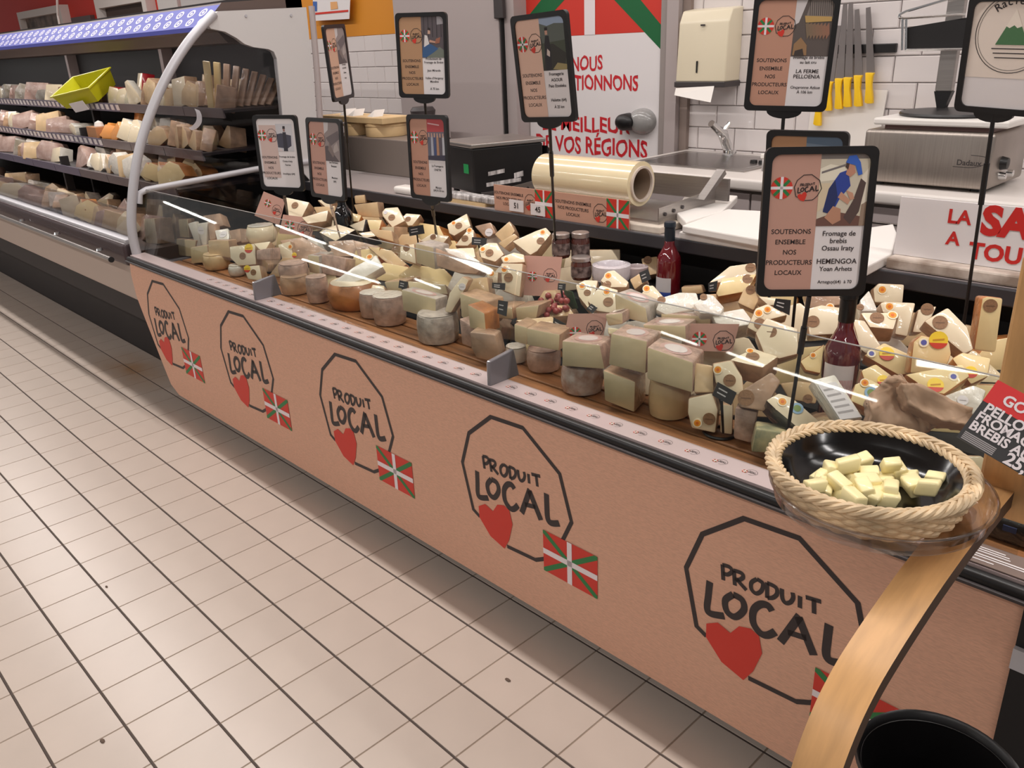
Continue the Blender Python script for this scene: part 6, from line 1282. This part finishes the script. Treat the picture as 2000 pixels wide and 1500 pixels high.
ch('ib', [(1496, 781), (1520, 768), (1547, 775), (1604, 826), (1572, 848), (1515, 800)], 'long wedge behind the basket, orange and blue stickers', y=1.22, pitch=48, yaw=40, st=[(1528, 785, 10, 'o'), (1557, 798, 12, 'g')], thick=.06)
ch('bv', [(1478, 838), (1540, 846), (1536, 886), (1466, 884)], 'block on the slats left of the basket', y=1.17, yaw=30)
ch('iv', [(1424, 702), (1470, 678), (1521, 697), (1490, 719)], 'flat topped piece with dark side, right of the right card', st=[(1465, 686, 8, 'o'), (1470, 697, 13, 'b')], y=1.31, pitch=68, yaw=30, rind=M_rtan)
ch('iv', [(1476, 650), (1497, 621), (1560, 640), (1562, 690), (1521, 702), (1492, 690)], 'big greyish piece with one brown sticker by the front pole', st=[(1505, 648, 12, 'b')], y=1.36, pitch=35)
ch('iv', [(1459, 640), (1475, 601), (1500, 592), (1540, 616), (1500, 624), (1480, 650)], 'behind the big greyish piece, two orange stickers', st=[(1482, 612, 9, 'o'), (1499, 605, 8, 'o'), (1484, 632, 11, 'b')], y=1.42, pitch=38)
ch('iv', [(1384, 551), (1425, 520), (1476, 512), (1479, 534), (1420, 551)], 'at the back by the sign corner, upper, brown sticker', st=[(1466, 523, 10, 'b')], y=1.72, pitch=48)
ch('ye', [(1399, 571), (1410, 542), (1479, 534), (1458, 568), (1402, 578)], 'at the back by the sign corner, orange base, brown sticker', st=[(1460, 545, 10, 'b')], y=1.64, pitch=45)
ch('ta', [(1440, 592), (1452, 562), (1474, 556), (1482, 584), (1472, 606)], 'dull pointed piece under the back sign corner, brown sticker', st=[(1466, 566, 9, 'b')], y=1.56)
slate([(1383, 553), (1402, 548), (1399, 568), (1384, 570)], 'by the back sign corner', y=1.60)
slate([(1515, 583), (1545, 586), (1542, 616), (1510, 600)], 'dark pleated one behind the front pole', y=1.48)
ch('iv', [(1480, 578), (1520, 580), (1545, 592), (1500, 598)], 'plain edge under the big front sign', y=1.55)
# ---- right side
ch('iv', [(1708, 592), (1706, 562), (1717, 553), (1768, 556), (1763, 592)], 'topmost at the right back with orange sticker', st=[(1723, 566, 9, 'o')], y=1.78, pitch=25)
ch('wf', [(1681, 584), (1697, 566), (1716, 606), (1683, 607)], 'narrow piece right of the big sign corner', st=[(1680, 600, 7, 'b')], y=1.70)
ch('iv', [(1718, 592), (1730, 587), (1789, 592), (1774, 658), (1747, 652), (1752, 618), (1724, 612)], 'with crinkled white end and orange sticker, right back', st=[(1737, 599, 9, 'o')], y=1.62, pitch=30)
ch('iv', [(1680, 608), (1756, 611), (1746, 643), (1700, 640)], 'flat piece right of the bottle, brown and orange stickers', st=[(1713, 621, 13, 'b'), (1743, 616, 10, 'o')], y=1.54, pitch=55)
ch('iv', [(1783, 648), (1794, 603), (1832, 598), (1817, 625), (1799, 649)], 'narrow one right of the crinkled end, brown sticker', st=[(1811, 604, 12, 'b')], y=1.66, pitch=30)
ch('iv', [(1803, 626), (1852, 600), (1890, 640), (1901, 682), (1884, 691)], 'large right hand piece with one brown sticker', st=[(1836, 630, 14, 'b')], y=1.50, pitch=38)
ch('ye', [(1904, 683), (1920, 582), (1930, 579), (1960, 583), (1946, 689)], 'tall upright piece at the far right, brown sticker on top', st=[(1934, 597, 13, 'b')], y=1.56, pitch=12)
ch('ye', [(1784, 668), (1800, 655), (1856, 667), (1858, 690), (1847, 727), (1778, 730)], 'glossy upright piece with yellow red and blue stickers, right', st=[(1833, 664, 17, 'y'), (1804, 669, 9, 'u')], y=1.38, pitch=22)
ch('ye', [(1688, 693), (1725, 669), (1776, 690), (1778, 731), (1754, 733)], 'wide piece right of the bottle label, yellow sticker', st=[(1732, 691, 14, 'y'), (1702, 691, 8, 'u')], y=1.40, pitch=42)
ch('ye', [(1680, 722), (1710, 708), (1746, 735), (1741, 751), (1690, 746)], 'lower piece right of the bottle label, yellow sticker', st=[(1725, 743, 11, 'y')], y=1.33, pitch=45)
ch('ye', [(1660, 782), (1672, 748), (1700, 740), (1732, 756), (1702, 802)], 'below the bottle with orange and blue stickers', st=[(1689, 748, 9, 'o'), (1701, 767, 12, 'g')], y=1.26, pitch=40)
ch('ye', [(1768, 730), (1800, 724), (1880, 711), (1896, 735), (1846, 771), (1820, 766)], 'lying piece over the brown bags, yellow and blue stickers', st=[(1827, 752, 15, 'y'), (1862, 736, 9, 'u')], y=1.30, pitch=45)
ch('ye', [(1858, 700), (1880, 689), (1936, 700), (1931, 736), (1896, 751)], 'right end piece under the glare, yellow sticker', st=[(1896, 727, 12, 'y')], y=1.38, pitch=38)
ch('iv', [(1664, 622), (1690, 624), (1726, 680), (1692, 691), (1680, 682)], 'greyish piece just right of the front bottle shoulder', y=1.46, pitch=35)
ch('iv', [(1574, 602), (1605, 594), (1648, 600), (1640, 652), (1582, 656)], 'greyish piece left of the front bottle, brown sticker', st=[(1588, 628, 12, 'b')], y=1.46, pitch=35)
ch('br', [(1570, 566), (1652, 563), (1655, 594), (1580, 602)], 'under the big sign with orange sticker, right of the pole', st=[(1621, 600, 8, 'o')], y=1.56, pitch=35)
ch('ye', [(1562, 704), (1610, 670), (1603, 730), (1575, 724)], 'slanting orange piece left of the front bottle', st=[(1588, 694, 6, 'o')], y=1.36, pitch=28)
ch('ta', [(1522, 748), (1560, 744), (1602, 750), (1592, 790), (1540, 780)], 'block behind the front pole, brown sticker', st=[(1578, 779, 9, 'b')], y=1.30, pitch=22)
ch('wf', [(1585, 740), (1630, 731), (1686, 818), (1640, 824)], 'long pack with big white label behind the basket', y=1.22, pitch=42, yaw=40, thick=.04)
# white printed label on that pack
kk_ = [o for o in bpy.data.objects if o.get('label', '').endswith('long pack with big white label behind the basket')][0]
n = V((math.sin(R(40)) * math.cos(R(42)), -math.cos(R(40)) * math.cos(R(42)), math.sin(R(42)))); c = aty(1635, 778, 1.22); bm = BM(); prism(bm, [onp(u, v, n, c) + n * .0016 for u, v in ((1597, 752), (1632, 746), (1682, 815), (1641, 820))], n * -.001); obj('paper_label', bm, M_label, kk_)
for k in range(5):
    bm = BM(); a = .14 + k * .16; L0 = onp(1597 + 44 * a + 4, 752 + 68 * a, n, c) + n * .002; L1 = onp(1632 + 50 * a - 6, 746 + 69 * a, n, c) + n * .002; d = (onp(1641, 820, n, c) - onp(1597, 752, n, c)).normalized() * .004; poly(bm, [L0, L1, L1 + d, L0 + d]); obj('print_line', bm, mat('print_grey', (170, 164, 164), .5), kk_)
# crumpled brown paper bags
def bag(pts, lab, y, seed, amp=.012):
    u = sum(p[0] for p in pts) / len(pts); v = sum(p[1] for p in pts) / len(pts); n = V((.45, -.62, .64)).normalized(); c = aty(u, v, y); P = [onp(p[0], p[1], n, c) for p in pts]; lo = min(p.z for p in P); r_ = random.Random(seed)
    ce = sum(P, V()) / len(P); t = thing('paper_bag', lab, 'bag', (ce.x, ce.y + .02, lo - .03)); bm = BM(); prism(bm, P, n * -.045)
    bmesh.ops.triangulate(bm, faces=bm.faces); bmesh.ops.subdivide_edges(bm, edges=bm.edges, cuts=7, use_grid_fill=True)
    for q in bm.verts: q.co += V((r_.uniform(-1, 1), r_.uniform(-1, 1), r_.uniform(-1, 1))) * amp * .22 + n * (amp * .9 * abs(math.sin(q.co.x * 60 + q.co.z * 40 + seed)) * math.cos(q.co.z * 90 + q.co.y * 50) + amp * .5 * abs(math.sin(q.co.x * 170 + q.co.z * 120)))
    obj('paper', bm, M_paper, t, 2)
bag([(1700, 770), (1735, 738), (1760, 732), (1775, 760), (1840, 780), (1830, 830), (1790, 850), (1700, 830)], 'crumpled brown paper bag behind the basket', 1.20, 2)
bag([(1760, 748), (1790, 752), (1900, 800), (1895, 830), (1840, 822), (1775, 790)], 'folded brown paper bag end lying right of the crumpled one', 1.19, 5, .007)
ch('wf', [(1836, 775), (1900, 752), (1930, 760), (1910, 810), (1850, 800)], 'printed brown wrap left of the red price card', y=1.28, pitch=40, st=[(1880, 782, 10, 'w')])

bm = BM(); b0 = atz(1405, 846, .576); tube(bm, [V((b0.x + .034 * math.cos(a), b0.y + .030 * math.sin(a), .5775)) for a in [2 * math.pi * k / 28 for k in range(28)]], .0035, 6, True)
ft_ = [o for o in bpy.data.objects if o.get('label', '').endswith('large one in front, right of the front row')][0]; obj('ring_foot', bm, M_black, ft_, True)
t = thing('wrapped_pack', 'dark wrapped pack on the slats right of the wicker basket', 'pack', (1.56, 1.24, .575)); bm = BM(); box(bm, (1.47, 1.18, .575), (1.68, 1.30, .625)); bevel(bm, .012, 3); obj('pack_body', bm, M_rblk, t, True); bm = BM(); box(bm, (1.505, 1.1785, .600), (1.525, 1.181, .610)); obj('pack_label', bm, mat('label_dull', (70, 80, 120), .45), t)
